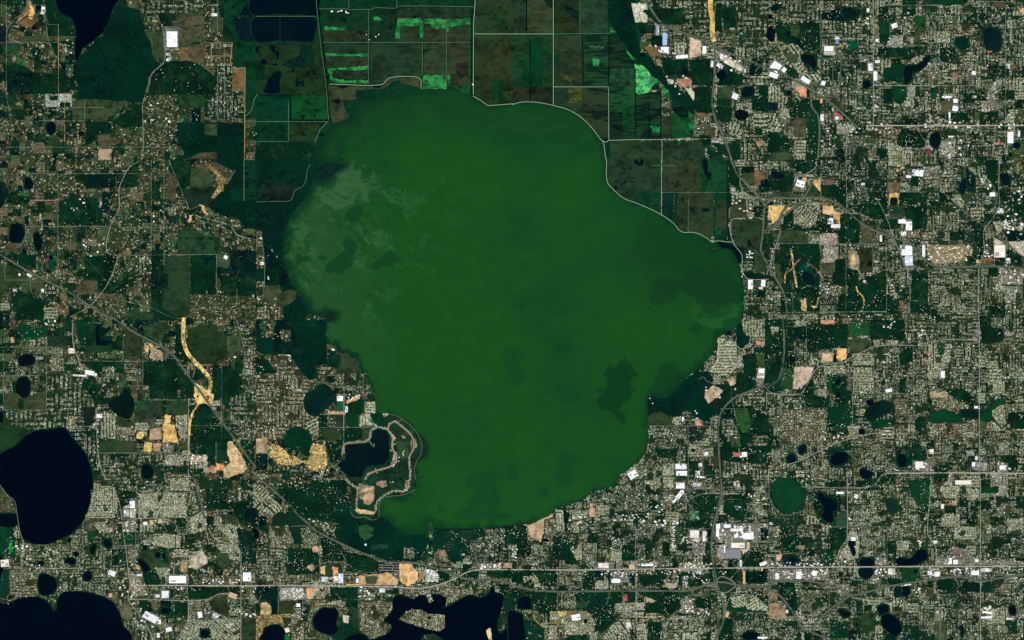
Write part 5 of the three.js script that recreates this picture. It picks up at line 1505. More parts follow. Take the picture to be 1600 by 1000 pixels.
SURVEY.push(`
@800,750
f/190/150/115/sand 85,285 150,262 262,208 255,230 205,255 195,340 180,385 150,380 108,340 100,300
sub/t/0/36 200,245 262,230 320,330 200,340
sub/n/0/34 268,180 330,190 330,320 280,325
dwood 320,190 360,210 345,290 330,300
f/200/145/120/sand 485,150 520,150 520,232 485,232
sub/n/0/36 525,155 612,155 612,218 525,218
sub/d/20/44 490,70 640,40 780,0 850,0 950,90 900,180 640,200 620,150 490,140
sub/n/60/44 815,0 930,0 930,50 870,60
sub/n/0/36 945,0 1012,0 1010,50 945,52
f/150/135/125/urban 1122,10 1190,10 1188,58 1122,55
b 1155,30 50,26 0 g # grey long-roofed plant beside the straight lane south-east of the lake
b 1052,35 52,34 0 w # square cream-white store at the corner south-east of the big lake
b 1048,92 60,24 -50 w # long tilted white warehouse along the slanting railway
b 1020,125 44,12 -45 w # narrow tilted white shed along the slanting railway
b 1065,75 16,20 0 w # small white block beside the long tilted railway warehouse
wood 1130,90 1300,95 1290,200 1200,220 1130,170
wood 1330,95 1470,90 1450,260 1320,200
wood 850,120 910,130 900,180 860,180
sub/d/0/34 785,270 985,270 985,545 785,545
sub/d/0/40 530,330 770,280 770,470 540,390
wood 0,280 85,290 95,330 105,400 0,390
dwood 55,398 115,400 115,470 60,475
f/10/42/30/wood 255,440 310,380 360,370 420,440 400,520 340,520 320,490
f/6/40/30/wood 268,370 340,355 355,400 340,440 290,440
pond/4/16/22 214,388 26,26
pond/3/14/20 400,443 14,18
sub/o/0/44 130,390 260,380 250,480 130,470
sub/n/0/40 360,420 440,390 440,500 400,500
sub/o/0/44 440,390 530,390 530,540 440,550
f/150/150/110/urban 612,440 688,440 688,508 612,505
sub/n/0/30 614,442 688,442 688,506 614,506
wood 940,390 982,390 982,475 940,475
f/70/72/48/field 1020,280 1060,300 1060,380 1020,400
f/215/195/180/urban 1108,310 1172,310 1172,392 1108,372
b 1140,338 56,48 0 p # large pale pinkish store roof west of the toll road
b 1205,352 28,66 0 p # tall pale pinkish store roof right beside the toll road
dwood 1215,310 1245,310 1240,385 1220,385
wood 1210,390 1240,395 1245,440 1210,440
f/28/50/34/field 1060,395 1100,395 1090,430 1060,430
f/40/60/40/field 1080,340 1110,380 1080,390
f/120/112/105/urban 1130,395 1210,395 1205,470 1120,470
sub/d/0/40 1020,430 1130,430 1130,520 1020,520
comm 1275,270 1600,270 1600,385 1270,385
b 1480,350 58,40 0 w # largest bright white warehouse in the industrial rows east of the toll road
b 1288,290 26,28 0 w # white warehouse at the north-west corner of the industrial rows east of the toll road
b 1285,330 18,46 0 w # slim white warehouse lining the east side of the toll road
b 1345,288 44,20 0 w # white warehouse in the first industrial row east of the toll road
b 1385,312 40,18 0 c # cream warehouse in the second industrial row east of the toll road
b 1425,308 34,22 0 w # white warehouse east of the cream one in the second industrial row
b 1445,345 16,30 0 w # narrow white warehouse just west of the largest bright white one
b 1400,350 24,22 0 w # white warehouse in the third industrial row east of the toll road
f/225/200/165/sand 1370,388 1480,388 1500,410 1450,470 1430,430 1370,425
b 1412,408 84,32 0 c # long cream factory roof east of the toll road beside the grey ribbed one
b 1382,462 96,56 0 h # huge grey ribbed factory roof east of the toll road
b 1328,432 8,46 0 w # very thin white roof strip west of the huge grey ribbed factory
f/150/135/140/urban 1272,400 1340,400 1340,490 1290,500
dwood 1280,395 1308,395 1308,420 1280,420
clay 1280,460 1300,460 1300,480 1282,480
f/120/115/105/urban 1320,500 1355,500 1355,545 1320,545
dwood 1355,500 1415,500 1420,540 1360,545
b 1430,520 12,40 0 w # narrow white roof beside the circular ramp north of the highway
wood 1440,470 1540,440 1580,480 1560,530 1440,540
b 1570,522 44,18 -20 w # curved white school roof near the highway east of the circular ramp
f/90/86/90/urban 1560,520 1600,525 1600,545 1550,545
dwood 1550,280 1600,310 1600,380 1560,380
sub/d/0/46 1480,380 1600,400 1600,450 1500,430
f/70/120/80/urban 1110,190 1170,190 1170,250 1110,260
wood 1090,260 1240,240 1230,300 1090,300
bs 1380,0 1420,50 5 9,15 c # cream building beside the road junction east of the toll road
bs 1390,160 1425,190 3 8,14 w # white building in the woods east of the toll road
sub/o/0/40 1470,20 1600,60 1600,240 1480,200
bs 1480,80 1590,160 8 7,13 c # cream building in the hazy suburb east of the toll road woods
wood 0,565 280,565 280,640 180,660 60,640 0,640
sub/n/0/44 70,600 160,600 175,680 140,670 120,620 70,650
dwood 520,565 580,565 575,620 520,620
wood 440,600 520,590 510,680 440,680
sub/n/0/34 515,628 605,625 605,682 515,682
sub/o/0/40 330,600 440,600 430,680 330,680
f/120/116/110/urban 620,570 770,570 770,660 620,655
dwood 735,580 770,585 765,650 735,640
sub/d/0/46 690,640 770,650 770,692 690,692
wood 790,590 960,590 940,650 800,650
f/170/150/130/sand 960,645 1030,645 1030,675 960,675
b 1083,612 30,24 0 w # pale ribbed shed, top of the tall stack south of the highway
b 1083,645 30,28 0 w # pale ribbed shed, bottom of the tall stack south of the highway
b 845,530 74,14 0 w # long white shop row on the north side of the southern highway
b 570,535 66,32 0 p # pinkish store at the crossing on the southern highway
b 748,542 34,28 0 o # orange-roofed store in the middle of the highway strip
b 648,630 56,24 0 w # white flat store complex south of the highway strip
b 1450,610 14,80 0 o # long thin tan lot building south of the highway east of the interchange
dwood 1460,570 1600,575 1600,640 1460,640
wood 1330,560 1440,560 1440,640 1350,600
wood 1200,590 1270,570 1260,620 1120,670 1110,640
wood 0,695 280,705 280,830 180,830 130,760 0,780
lake/3/12/24/1 42,745 70,730 108,738 122,800 80,806 38,800
lake/2/8/20/1 -20,830 30,828 62,842 70,880 100,885 80,930 85,985 20,1020 -20,1020
f/10/50/34/wood 70,880 140,880 200,930 200,1000 90,1000
sub/o/0/44 285,700 400,705 400,810 285,810
f/8/46/32/wood 390,705 600,700 640,760 640,880 560,960 515,930 500,860 440,810
sub/n/0/40 640,775 690,770 830,760 830,820 640,825
wood 610,700 690,690 770,700 770,760 640,770
b 708,735 26,44 0 r # reddish school roof west of the southern avenue
f/140/130/90/sand 838,725 920,725 918,758 840,775
wood 780,700 1040,700 1050,790 1000,840 830,830 830,770 920,765
f/54/64/40/field 400,750 480,760 470,800 400,800
f/120/110/76/urban 235,820 330,815 470,820 520,880 510,960 440,970 320,970 310,890 240,960
sub/n/0/36 235,820 285,815 285,880 235,880
sub/n/40/40 320,880 460,890 510,850 520,940 440,970 330,970
b 400,858 54,36 -10 w # white school roof inside the ring road of the southern estate
f/235/205/120/sand 285,825 345,822 335,850 300,850
pond/4/16/22 459,880 14,15
road/20/190/165/110 130,840 150,880 180,905 230,915
sub/n/0/40 230,900 280,900 280,1000 220,1000
sub/n/60/44 600,930 660,880 740,860 740,1000 560,1000
road/18/200/180/110 775,880 780,855 830,858 890,860 930,850
b 728,905 26,32 0 p # pinkish white-topped school on the southern avenue
sub/n/0/44 780,890 850,900 850,1000 780,1000
wood 850,885 930,890 930,1000 850,1000
sub/o/0/44 930,880 1080,870 1080,1000 940,1000
comm 1055,740 1130,740 1130,835 1060,835
bs 1060,745 1130,830 8 8,15 c # cream warehouse in the yard south of the toll road
wood 1150,740 1240,740 1240,800 1150,800
bs 1150,810 1230,840 5 7,13 w # white workshop north of the round black pond in the south
lake/3/10/24/1 1135,890 1165,872 1198,885 1205,915 1180,938 1140,925
sub/o/0/44 1100,840 1280,840 1275,950 1210,960 1100,1000
sub/n/0/40 1060,950 1150,950 1150,1000 1060,1000
wood 1300,870 1380,860 1380,1000 1290,1000
f/14/58/34/wood 1340,720 1600,720 1600,830 1370,830 1335,800
sub/p/30/46 1360,730 1450,720 1480,790 1380,800
sub/p/-30/46 1440,730 1520,720 1600,790 1600,820 1470,810
sub/d/0/44 1380,825 1600,825 1600,1000 1380,1000
lake/3/12/20/1 1445,965 1480,950 1530,955 1545,985 1490,998 1450,990
b 1565,985 60,10 0 w # white flat roof at the very bottom edge east of the interchange
b 1345,840 20,36 15 o # tan lot building beside the southern interchange
f/34/54/34/field 1270,590 1340,590 1420,640 1400,680 1340,720 1290,690
pond/8/16/16 1310,632 13,14
hwy -10,652 60,675 150,690 280,697 500,695 750,692 1000,693 1100,690 1200,662 1265,640 1330,640 1400,655 1610,672
hwy 1305,-10 1310,60 1300,130 1262,280 1245,400 1255,500 1272,600 1290,680 1320,780 1322,870 1295,950 1265,1010
art 1200,665 1265,650 1300,605 1350,615 1400,650
art 1255,560 1262,620 1290,690 1330,705 1400,665
art 1420,560 1390,590 1365,620
art 1400,545 1380,520 1395,500 1412,515 1405,545
lane 1420,560 1480,460 1500,430
artw -10,560 400,562 800,557 1250,551 1610,549
road/14/175/165/135 1322,865 1345,770 1370,725 1430,715 1510,720
lane 1322,865 1280,840
art 774,557 776,880
lane 285,560 285,870
lane 690,640 690,880
lane 437,560 437,690
art 1420,85 1200,85 1110,115
lane 870,210 1000,150 1110,100
lane 360,300 560,265 660,232 760,215 870,205
lane 1130,130 1170,160 1200,182
lane 1240,390 1610,388
lane 1110,0 1110,120
lane 1430,120 1340,122 1300,160
lane 1300,0 1250,20
lane 1430,120 1440,220
lane 1520,0 1520,380
lane 525,390 525,550
lane 772,270 772,557
lane 776,880 810,940 815,1000
lane 100,290 102,400 125,430 130,470
lane 1450,560 1450,700
bs 360,225 480,280 10 7,14 c # cream packing shed near the railway south of the big lake
bs 640,210 860,255 18 7,13 w # white old-town building beside the railway south-east of the big lake
bs 870,150 940,200 6 7,12 w # white trackside shed north-east of the old town
bs 890,250 1080,290 9 8,16 w # white packing house east of the old town
bs 1000,290 1020,480 14 7,11 w # small white shop in the north-south row west of the pinkish stores
bs 1060,340 1100,385 5 8,13 p # pinkish warehouse west of the large pale pinkish store
bs 1290,275 1600,380 26 8,14 w # white warehouse in the packed industrial rows east of the toll road
bs 1060,515 1250,548 16 8,13 c # cream store on the north side of the highway west of the interchange
bs 560,568 780,600 14 6,11 w # small white store on the south side of the highway strip
bs 820,560 1050,590 20 6,10 c # small cream store on the south side of the highway nearer the interchange
bs 1080,565 1230,640 14 7,12 w # white store in the triangle between highway and interchange
bs 780,515 1010,545 12 6,11 p # pinkish shop on the north side of the highway strip
bs 200,570 300,600 4 6,10 w # small white store at the western end of the highway strip
bs 0,400 40,500 8 6,11 w # white cottage at the western end of the south shore suburb
bs 1280,565 1340,590 4 7,11 w # white store tucked inside the interchange south of the highway
`, `
@1200,750
f/20/56/40/wood 15,60 50,0 180,0 240,70 220,190 100,215 30,160
lake/14/64/40 30,40 60,0 110,-12 165,0 205,40 215,90 200,150 170,190 110,202 60,170 28,110 # round green pond in the south-east suburb
lake/2/10/26/1 312,95 325,82 345,88 365,110 400,120 435,155 425,190 405,200 408,255 380,268 350,245 335,225 355,180 330,140
wood 300,80 460,100 440,290 330,270 280,160
lake/2/10/26/1 312,95 325,82 345,88 365,110 400,120 435,155 425,190 405,200 408,255 380,268 350,245 335,225 355,180 330,140
lake/30/40/48/1 740,150 770,112 805,140 812,180 780,205 745,190
f/22/64/36/wood 870,0 1010,0 1005,165 940,165 900,100
wood 550,5 650,5 645,38 550,38
f/66/76/44/field 430,205 492,200 492,292 420,290
wood 385,300 490,300 490,370 440,440 390,440
wood 660,310 740,310 740,372 660,372
f/14/56/34/wood 330,440 410,440 408,540 330,535
f/158/152/128/urban 500,335 520,320 555,322 572,400 568,480 540,500 500,500 468,480 470,440 492,400
b 532,368 28,22 0 w # white plant building inside the pale oval gravel pit
lake/10/12/18/1 504,385 540,385 538,420 545,462 532,470 520,440
f/120/112/100/urban 440,440 475,430 470,500 440,500
lake/5/16/26/1 572,515 590,490 640,490 660,510 655,535 600,540 575,535
lake/8/20/32/1 570,560 600,552 650,555 652,590 620,618 580,600
f/14/36/34/wood 90,490 130,465 190,480 200,530 110,535
pond/5/20/26 150,500 34,20
f/8/50/32/wood 95,360 180,340 230,400 180,460 100,440
f/110/84/62/sand 170,410 230,410 225,440 180,430
wood 220,430 290,430 290,470 240,480
f/200/150/115/sand 50,470 85,465 80,505 50,505
sub/d/0/46 0,380 80,380 80,460 0,460
f/30/60/40/wood 0,220 160,230 150,290 0,290
lake/2/8/20/1 800,500 830,485 880,497 925,455 940,430 985,440 995,470 985,495 930,525 850,532 808,525
f/20/60/36/wood 905,380 1000,385 1000,440 930,430
f/24/70/36/wood 830,550 950,550 950,600 880,645 840,640
pond/4/14/24 920,572 14,14
lake/3/14/22/1 840,680 870,660 885,690 865,722 835,715
wood 790,670 850,650 830,730 790,740
wood 1055,630 1130,615 1190,640 1190,680 1120,690 1060,680
f/14/52/34/wood 1335,640 1420,640 1415,700 1335,700
dwood 1215,640 1325,640 1325,700 1215,695
f/14/56/32/wood 1330,40 1440,40 1440,80 1330,80
wood 1110,170 1165,160 1170,205 1115,205
sub/d/0/46 1245,195 1305,200 1300,240 1250,235
sub/d/0/46 1400,340 1600,340 1600,490 1410,480
sub/n/0/38 1080,210 1200,210 1200,290 1080,290
sub/n/0/38 1160,290 1300,290 1310,370 1160,370
sub/n/40/38 1490,240 1600,240 1600,340 1490,340
sub/n/0/40 1050,40 1200,40 1180,120 1100,110
sub/n/0/36 1240,50 1320,50 1320,120 1240,120
f/180/135/100/sand 1150,130 1185,120 1180,160 1155,160
sub/o/0/44 500,60 740,60 740,290 500,290
sub/o/0/44 745,230 1000,200 1000,360 745,360
sub/o/0/44 580,300 740,300 740,480 580,480
f/96/72/46/sand 5,680 50,690 60,750 10,760
f/120/90/66/sand 8,768 60,770 110,800 110,870 8,870
sub/d/0/44 20,880 190,880 210,1000 20,1000
wood 60,640 160,640 190,800 150,860 90,740
f/16/70/40/wood 105,670 160,670 160,720 110,720
sub/o/0/40 190,680 380,690 370,800 260,890 200,800
f/10/54/34/wood 385,870 500,890 500,990 390,990
f/40/64/34/field 585,830 670,830 665,950 590,950
wood 600,785 645,780 645,825 605,825
wood 555,750 585,745 580,850 560,850
lake/5/16/26/1 440,812 475,812 512,835 505,850 470,858
pond/4/18/24 555,905 14,18
dwood 500,940 560,940 550,990 500,990
lake/4/14/24/1 685,800 710,782 745,785 750,820 725,850 695,835
lake/2/8/22/1 710,850 750,835 800,860 832,920 830,945 800,968 750,945 712,905
lake/4/16/24/1 1510,800 1535,785 1552,815 1540,838 1512,832
sub/d/0/46 1130,860 1230,870 1240,1000 1130,980
pond/6/18/26 1215,945 16,50
f/10/54/34/wood 1490,880 1560,880 1550,945 1500,945
wood 910,955 990,955 985,980 915,980
wood 740,965 800,970 800,1000 730,1000
comm 0,555 380,555 380,628 0,622
comm 1050,485 1330,485 1330,532 1050,532
comm 1330,500 1600,505 1600,532 1330,532
f/190/185/165/urban 1330,550 1400,552 1400,575 1330,575
f/120/112/100/urban 670,485 740,485 740,535 670,535
f/120/110/100/urban 1160,410 1260,440 1250,490 1160,490
artw -10,545 560,543 1050,540 1610,540
hwy -10,628 100,632 250,630 380,660 470,690 512,722 620,700 740,668 850,648 1000,625 1150,606 1250,612 1330,632 1430,616 1610,588
hwy -10,675 70,720 130,790 180,870 220,930 280,955 360,990 400,1020
hwy 512,722 400,800 330,860 285,915 280,955
art 520,735 600,748 745,755
lane 405,545 420,600 470,690
art 495,-10 495,320 490,370 450,430 430,500
art 1022,-10 1008,140 1000,240 1002,350 1040,400 1050,440 1050,540
lane 745,290 745,745
art 1327,-10 1327,1000
lane 5,480 8,1000
lane 382,640 382,910
lane 400,293 745,293
art 210,42 640,42 675,20 690,-10
lane 830,790 1000,792 1075,797 1200,815 1340,832
lane 1490,560 1490,690
lane 1078,800 1078,1000
lane 85,460 220,460 250,480 250,630
lane 0,90 30,160 70,205
lane 570,310 572,400
lane 820,560 830,640
road/14/160/150/120 1150,560 1170,610 1195,670
bs 20,515 420,540 24 7,13 w # white shop north of the long pale avenue in the south-east
bs 60,560 360,610 16 7,12 c # cream store south of the long pale avenue near the toll road
b 56,602 22,38 0 w # white slab store south of the avenue beside the western end of the toll road
b 192,595 32,44 0 w # square white store with dark skylights south of the avenue
b 290,582 30,30 10 w # white school block south of the avenue east of the square store
bs 670,555 740,620 9 8,13 w # round-cornered white apartment block south of the avenue by the marsh
b 772,572 44,36 0 c # cream store with a dark roof centre just east of the lane by the marsh
b 1138,506 20,36 0 w # tall white store in the eastern shopping strip north of the avenue
b 1172,512 28,26 0 w # square white store in the eastern shopping strip north of the avenue
b 1304,504 22,16 0 w # small white store at the east end of the shopping strip north of the avenue
b 1012,582 28,24 0 w # white store in the southern shopping strip, westernmost block
b 1056,588 32,28 0 w # white store in the southern shopping strip, second from the lane
b 1294,580 48,26 0 w # long white store in the southern shopping strip beside the avenue crossing
bs 1110,552 1280,580 9 9,14 w # white shop between the two large stores of the southern shopping strip
bs 1340,552 1400,572 5 9,13 w # white angular mall wing south of the long avenue near the eastern edge
bs 1450,545 1590,560 5 6,10 w # small white kiosk-like shop south of the avenue at the eastern edge
b 858,656 66,9 -8 w # white toll plaza roof lying across the eastern toll road
bs 905,678 955,702 5 8,14 w # white apartment block just south of the toll plaza
b 1365,858 68,14 -4 w # long white school roof in the far south-east
b 1370,828 60,12 8 w # upper white wing of the school in the far south-east
bs 1340,785 1400,810 4 10,16 c # cream classroom block above the long white school roof
b 450,80 46,12 0 w # long white school roof on the lane north of the dark wood in the south-east
b 550,102 22,22 20 w # star-like white church in the south-east suburb
b 20,272 18,14 0 w # white clinic beside the round green pond
b 1090,165 16,26 10 w # white building beside the dark grove in the far south-east
b 1180,428 10,18 0 r # small crimson roof in the far south-east suburb
b 1388,186 20,10 -10 v # small violet roof in the far south-east suburb
b 1045,388 26,18 -20 w # white store where the winding avenue bends in the south-east
bs 935,378 970,412 4 8,14 c # cream hall in the row north of the banana-shaped lake
b 1220,15 100,26 0 c # cream market roof at the north edge of the far south-east suburb
b 770,466 28,8 0 c # low cream roof east of the lane north of the avenue
b 482,510 14,10 0 w # small white office below the pale oval gravel pit
b 118,822 12,18 0 w # white block east of the tan plots near the curving toll road
b 1510,868 44,10 0 p # pale pinkish roof in the south-eastern corner suburb
bs 500,10 520,270 7 6,10 w # little white shop on the lane east of the dark forked lake
`);
SURVEY.splice(1, 0, `
@0,0
biglake 2064,788 2188,728 2190,680 2220,625 2360,600 2428,560 2500,530 2620,556 2640,560 2788,562 2850,560 2944,600 3048,660 3200,650 3260,638 3360,640 3460,660 3560,690 3640,740 3700,800 3745,860 3770,890 3784,975 3789,1020 3797,1140 3840,1190 3900,1240 3980,1270 4050,1300 4130,1340 4220,1405 4235,1430 4270,1452 4320,1452 4370,1462 4420,1490 4456,1517 4560,1520 4600,1545 4635,1600 4622,1645 4640,1720 4650,1800 4645,1900 4640,2000 4628,2012 4608,2040 4548,2080 4488,2108 4468,2180 4428,2240 4360,2308 4308,2348 4248,2408 4180,2480 4140,2500 4048,2480 4050,2600 4050,2660 4048,2760 4036,2828 3980,2888 3920,2940 3860,2988 3840,3040 3700,3080 3640,3120 3530,3160 3468,3188 3400,3240 3300,3276 3280,3268 3200,3280 3020,3300 2800,3300 2750,3310 2710,3330 2660,3360 2520,3352 2300,3352 2160,3300 2200,3220 2360,3000 2560,2950 2608,2960 2600,2900 2660,2848 2680,2800 2648,2740 2600,2688 2540,2640 2460,2588 2420,2580 2388,2580 2344,2580 2340,2500 2328,2468 2288,2380 2260,2308 2220,2240 2180,2208 2130,2205 2108,2160 2040,2150 2028,2100 2040,2000 2028,1988 1940,1950 1880,1868 1820,1780 1768,1620 1768,1500 1788,1400 1848,1300 1930,1208 1960,1100 1980,1020 1990,960 2010,880
`);
// ---------------------------------------------------------------- reading the survey into zones, roads and buildings
const GROUND = {
  wood: [8, 38, 25, 'wood'], dwood: [4, 28, 27, 'wood'], swamp: [3, 42, 30, 'wood'], green: [10, 54, 30, 'field'], olive: [60, 74, 45, 'field'], grass: [36, 68, 38, 'field'], brown: [84, 78, 54, 'field'],
  tan: [118, 96, 64, 'sand'], sand: [228, 186, 116, 'sand'], clay: [182, 148, 114, 'sand'], pale: [205, 197, 168, 'urban'], comm: [122, 117, 104, 'urban'], bright: [50, 142, 66, 'bright'], golf: [222, 182, 112, 'golf'],
};
const STYLE = {   // ground, street colour, street width, share of plots with a house, tree density
  o: [[34, 52, 33], [146, 146, 114], 11, 0.9, 0.31], n: [[50, 62, 40], [194, 192, 148], 15, 0.92, 0.08], t: [[62, 62, 41], [164, 152, 114], 11, 0.75, 0.2], d: [[18, 40, 27], [118, 124, 98], 10, 0.82, 0.42],
  s: [[52, 60, 38], null, 0, 0, 0.32], p: [[78, 88, 58], [216, 216, 170], 17, 0.97, 0.02], q: [[30, 40, 30], [180, 184, 165], 13, 0, 0], c: [[134, 110, 68], [205, 178, 122], 11, 0.8, 0.08],
};
const TREES = { shore: 0.2, wood: 0.86, dwood: 0.8, swamp: 0.1, olive: 0.13, grass: 0.11, brown: 0.1, green: 0.015, tan: 0.02, comm: 0.05, golf: 0.05 };
const TREECOL = { wood: [11, 50, 30], dwood: [5, 40, 32], swamp: [6, 56, 36] };
const GROUNDNAME = { wood: 'woodland_floor', dwood: 'woodland_floor', swamp: 'marsh', green: 'wet_meadow', olive: 'pasture', grass: 'meadow', brown: 'fallow_field', tan: 'bare_ground', sand: 'sand_ground', clay: 'clay_ground', pale: 'paved_yard', comm: 'paved_yard', bright: 'weedy_field', golf: 'golf_course', shore: 'reedy_shore' };
const peat = (r, g) => { const k = 58 * Math.sqrt(g / 46), h = k * Math.min(0.98, 0.68 + 0.0115 * (r - g)); return [Math.round(h), Math.round(k), Math.round(k * 0.62), 'field']; };   // drained peat, brown under thin weeds
const zones = [null], roads = [], buildings = [], groups = [];
const RW = 1600, RH = 1000, raster = new Uint16Array(RW * RH);
function fill(pts, id) {
  let lo = Infinity, hi = -Infinity; for (const p of pts) { lo = Math.min(lo, p[1]); hi = Math.max(hi, p[1]); }
  for (let y = Math.max(0, Math.floor(lo)); y <= Math.min(RH - 1, Math.ceil(hi)); y++) {
    const yc = y + 0.5, xs = [];
    for (let i = 0, j = pts.length - 1; i < pts.length; j = i++) { const [xi, yi] = pts[i], [xj, yj] = pts[j]; if ((yi > yc) !== (yj > yc)) xs.push(xi + (yc - yi) / (yj - yi) * (xj - xi)); }
    xs.sort((a, b) => a - b);
    for (let k = 0; k + 1 < xs.length; k += 2) for (let x = Math.max(0, Math.ceil(xs[k] - 0.5)); x < Math.min(RW, xs[k + 1] - 0.5 + 1e-6); x++) raster[y * RW + x] = id;
  }
}
const box = (p) => { let a = 1e9, b = 1e9, c = -1e9, d = -1e9; for (const [x, z] of p) { a = Math.min(a, x); b = Math.min(b, z); c = Math.max(c, x); d = Math.max(d, z); } return [a, b, c, d]; };
function zone(o) { o.id = zones.length; o.box = box(o.pts); zones.push(o); fill(o.pts, o.id); return o; }   // o: pts (map units), kind, ground ...
const rect = (a, b, c, d) => [[a, b], [c, b], [c, d], [a, d]];
function subdivide(x0, z0, x1, z1, least, most, out) {
  const w = x1 - x0, h = z1 - z0, lim = rr(least, most);
  if (w < lim && h < lim) { out.push([x0, z0, x1, z1]); return out; }
  const t = rr(0.36, 0.64), snap = (v) => Math.round(v / 2.5) * 2.5;
  if (w > h * rr(0.75, 1.35)) { const m = snap(x0 + w * t); if (m - x0 < 3 || x1 - m < 3) out.push([x0, z0, x1, z1]); else { subdivide(x0, z0, m, z1, least, most, out); subdivide(m, z0, x1, z1, least, most, out); } }
  else { const m = snap(z0 + h * t); if (m - z0 < 3 || z1 - m < 3) out.push([x0, z0, x1, z1]); else { subdivide(x0, z0, x1, m, least, most, out); subdivide(x0, m, x1, z1, least, most, out); } }
  return out;
}
const MIX = {
  rural: [9, 24, [['wood', 0.2], ['dwood', 0.1], ['olive', 0.16], ['brown', 0.13], ['grass', 0.08], ['s', 0.24], ['d', 0.04], ['t', 0.05]]],
  west: [12, 30, [['wood', 0.14], ['olive', 0.1], ['brown', 0.1], ['s', 0.16], ['o', 0.24], ['d', 0.1], ['t', 0.1], ['n', 0.06]]],
  south: [12, 32, [['wood', 0.1], ['olive', 0.04], ['o', 0.4], ['d', 0.2], ['t', 0.06], ['n', 0.12], ['comm', 0.03]]],
  east: [14, 36, [['wood', 0.08], ['olive', 0.03], ['o', 0.42], ['d', 0.24], ['t', 0.07], ['n', 0.08], ['comm', 0.03]]],
};
const pick = (list) => { let r = rnd() * list.reduce((s, l) => s + l[1], 0); for (const [k, w] of list) if ((r -= w) < 0) return k; return list[0][0]; };
for (const sheetText of SURVEY) {
  let ox = 0, oz = 0;
  for (const raw of sheetText.split('\n')) {
    const line = raw.trim(); if (!line) continue;
    if (line[0] === '@') { [ox, oz] = line.slice(1).split(',').map(Number); continue; }
    const [body, label] = line.split('#').map((s) => s.trim()), [head, ...tok] = body.split(/\s+/), [cmd, ...opt] = head.split('/');
    const P = (t) => { const [x, z] = t.split(',').map(Number); return [ox + x / 4, oz + z / 4]; };
    if (cmd === 'b') { const [x, z] = P(tok[0]), [w, h] = tok[1].split(',').map(Number); if (w > 1) buildings.push({ x, z, w: w * 5, d: h * 5, turn: +tok[2], col: tok[3], label, big: true }); continue; }
    if (cmd === 'bs') {
      const [a, b] = [P(tok[0]), P(tok[1])], n = +tok[2], [lo, hi] = tok[3].split(',').map(Number), list = [];
      for (let tries = 0; list.length < n && tries < 400; tries++) {
        const w = rr(lo, hi) * 5, d = rr(lo, hi) * 5 * rr(0.6, 1), x = rr(a[0], b[0]), z = rr(a[1], b[1]);
        if (list.some((o) => Math.abs(o.x - x) * U < (o.w + w) * 0.52 && Math.abs(o.z - z) * U < (o.d + d) * 0.52)) continue;
        list.push({ x, z, w, d, turn: rnd() < 0.85 ? 0 : rr(-30, 30), col: tok[4], label });
      }
      list.sort((p, q) => p.x - q.x); groups.push(list); continue;
    }
    if (cmd === 'mix') {
      const [a, b] = [P(tok[0]), P(tok[1])];
      if (opt[0] === 'farm') { zone({ kind: 'green', pts: rect(a[0], a[1], b[0], b[1]), ground: GROUND.green }); continue; }
      const [least, most, list] = MIX[opt[0]];
      for (const [x0, z0, x1, z1] of subdivide(a[0], a[1], b[0], b[1], least, most, [])) {
        let k = pick(list); const pts = rough(rect(x0, z0, x1, z1), 0.35), t = [0.82, 1, 1.18][Math.floor(rnd() * 3)];
        if (k.length === 1) zone({ plot: true, kind: 'sub', style: k, turn: rnd() < 0.5 ? 0 : 90, gap: rr(76, 112), pts, ground: [...STYLE[k][0].map((c) => Math.round(c * t / 4) * 4), 'urban'] });
        else { const g = GROUND[k]; zone({ plot: true, kind: k, pts, ground: [Math.round(g[0] * t / 4) * 4, Math.round(g[1] * t / 4) * 4, Math.round(g[2] * t / 4) * 4, g[3]] }); }
      }
      continue;
    }
    if (['hwy', 'art', 'artw', 'lane', 'sandlane', 'dike', 'bdike', 'canal', 'road'].includes(cmd)) { roads.push({ cmd, opt: opt.map(Number), pts: tok.map(P), label }); continue; }
    if (cmd === 'pond') {
      const [x, z] = P(tok[0]), [rx, rz] = tok[1].split(',').map((v) => v / 4 * (ox >= 1200 || oz >= 750 ? 0.84 : 0.95)), pts = [];
      if (rx < 1) continue;
      for (let i = 0; i < 12; i++) { const a = i * Math.PI / 6, k = rr(0.86, 1.14); pts.push([x + rx * k * Math.cos(a), z + rz * k * Math.sin(a)]); }
      zone({ kind: 'pond', pts: natural(pts, 0.4), water: opt.map(Number), label }); continue;
    }
    let pts = tok.map(P); if (pts.length === 2) pts = rect(...pts[0], ...pts[1]);
    if (cmd === 'biglake') { zone({ kind: 'biglake', pts: natural(pts, 0.7, 0.35) }); continue; }
    if (cmd === 'lake' && !label?.includes('curling')) { const q = natural(pts, 0.9, 0.45), n = q.length, s = THREE.ShapeUtils.area(q.map(([x, z]) => new THREE.Vector2(x, z))) > 0 ? 1 : -1;
      zone({ kind: 'shore', plot: false, pts: q.map(([x, z], i) => { const a = q[(i + n - 1) % n], b = q[(i + 1) % n], l = Math.hypot(b[0] - a[0], b[1] - a[1]) || 1, w = 0.5 + 2.4 * fbm(x / 5, z / 5, 361, 2); return [x + s * (b[1] - a[1]) / l * w, z - s * (b[0] - a[0]) / l * w]; }), ground: [14, 52, 34, 'wood'] }); }
    if (cmd === 'lake') { zone({ kind: 'lake', pts: natural(pts, opt[3] ? 0.7 : 0.9, 0.45), water: opt.slice(0, 3).map(Number), label }); continue; }
    if (cmd === 'sub') { zone({ kind: 'sub', style: opt[0], turn: +opt[1], gap: Math.max(60, +opt[2] * 1.9), pts: rough(pts, 0.4), ground: [...STYLE[opt[0]][0], 'urban'] }); continue; }
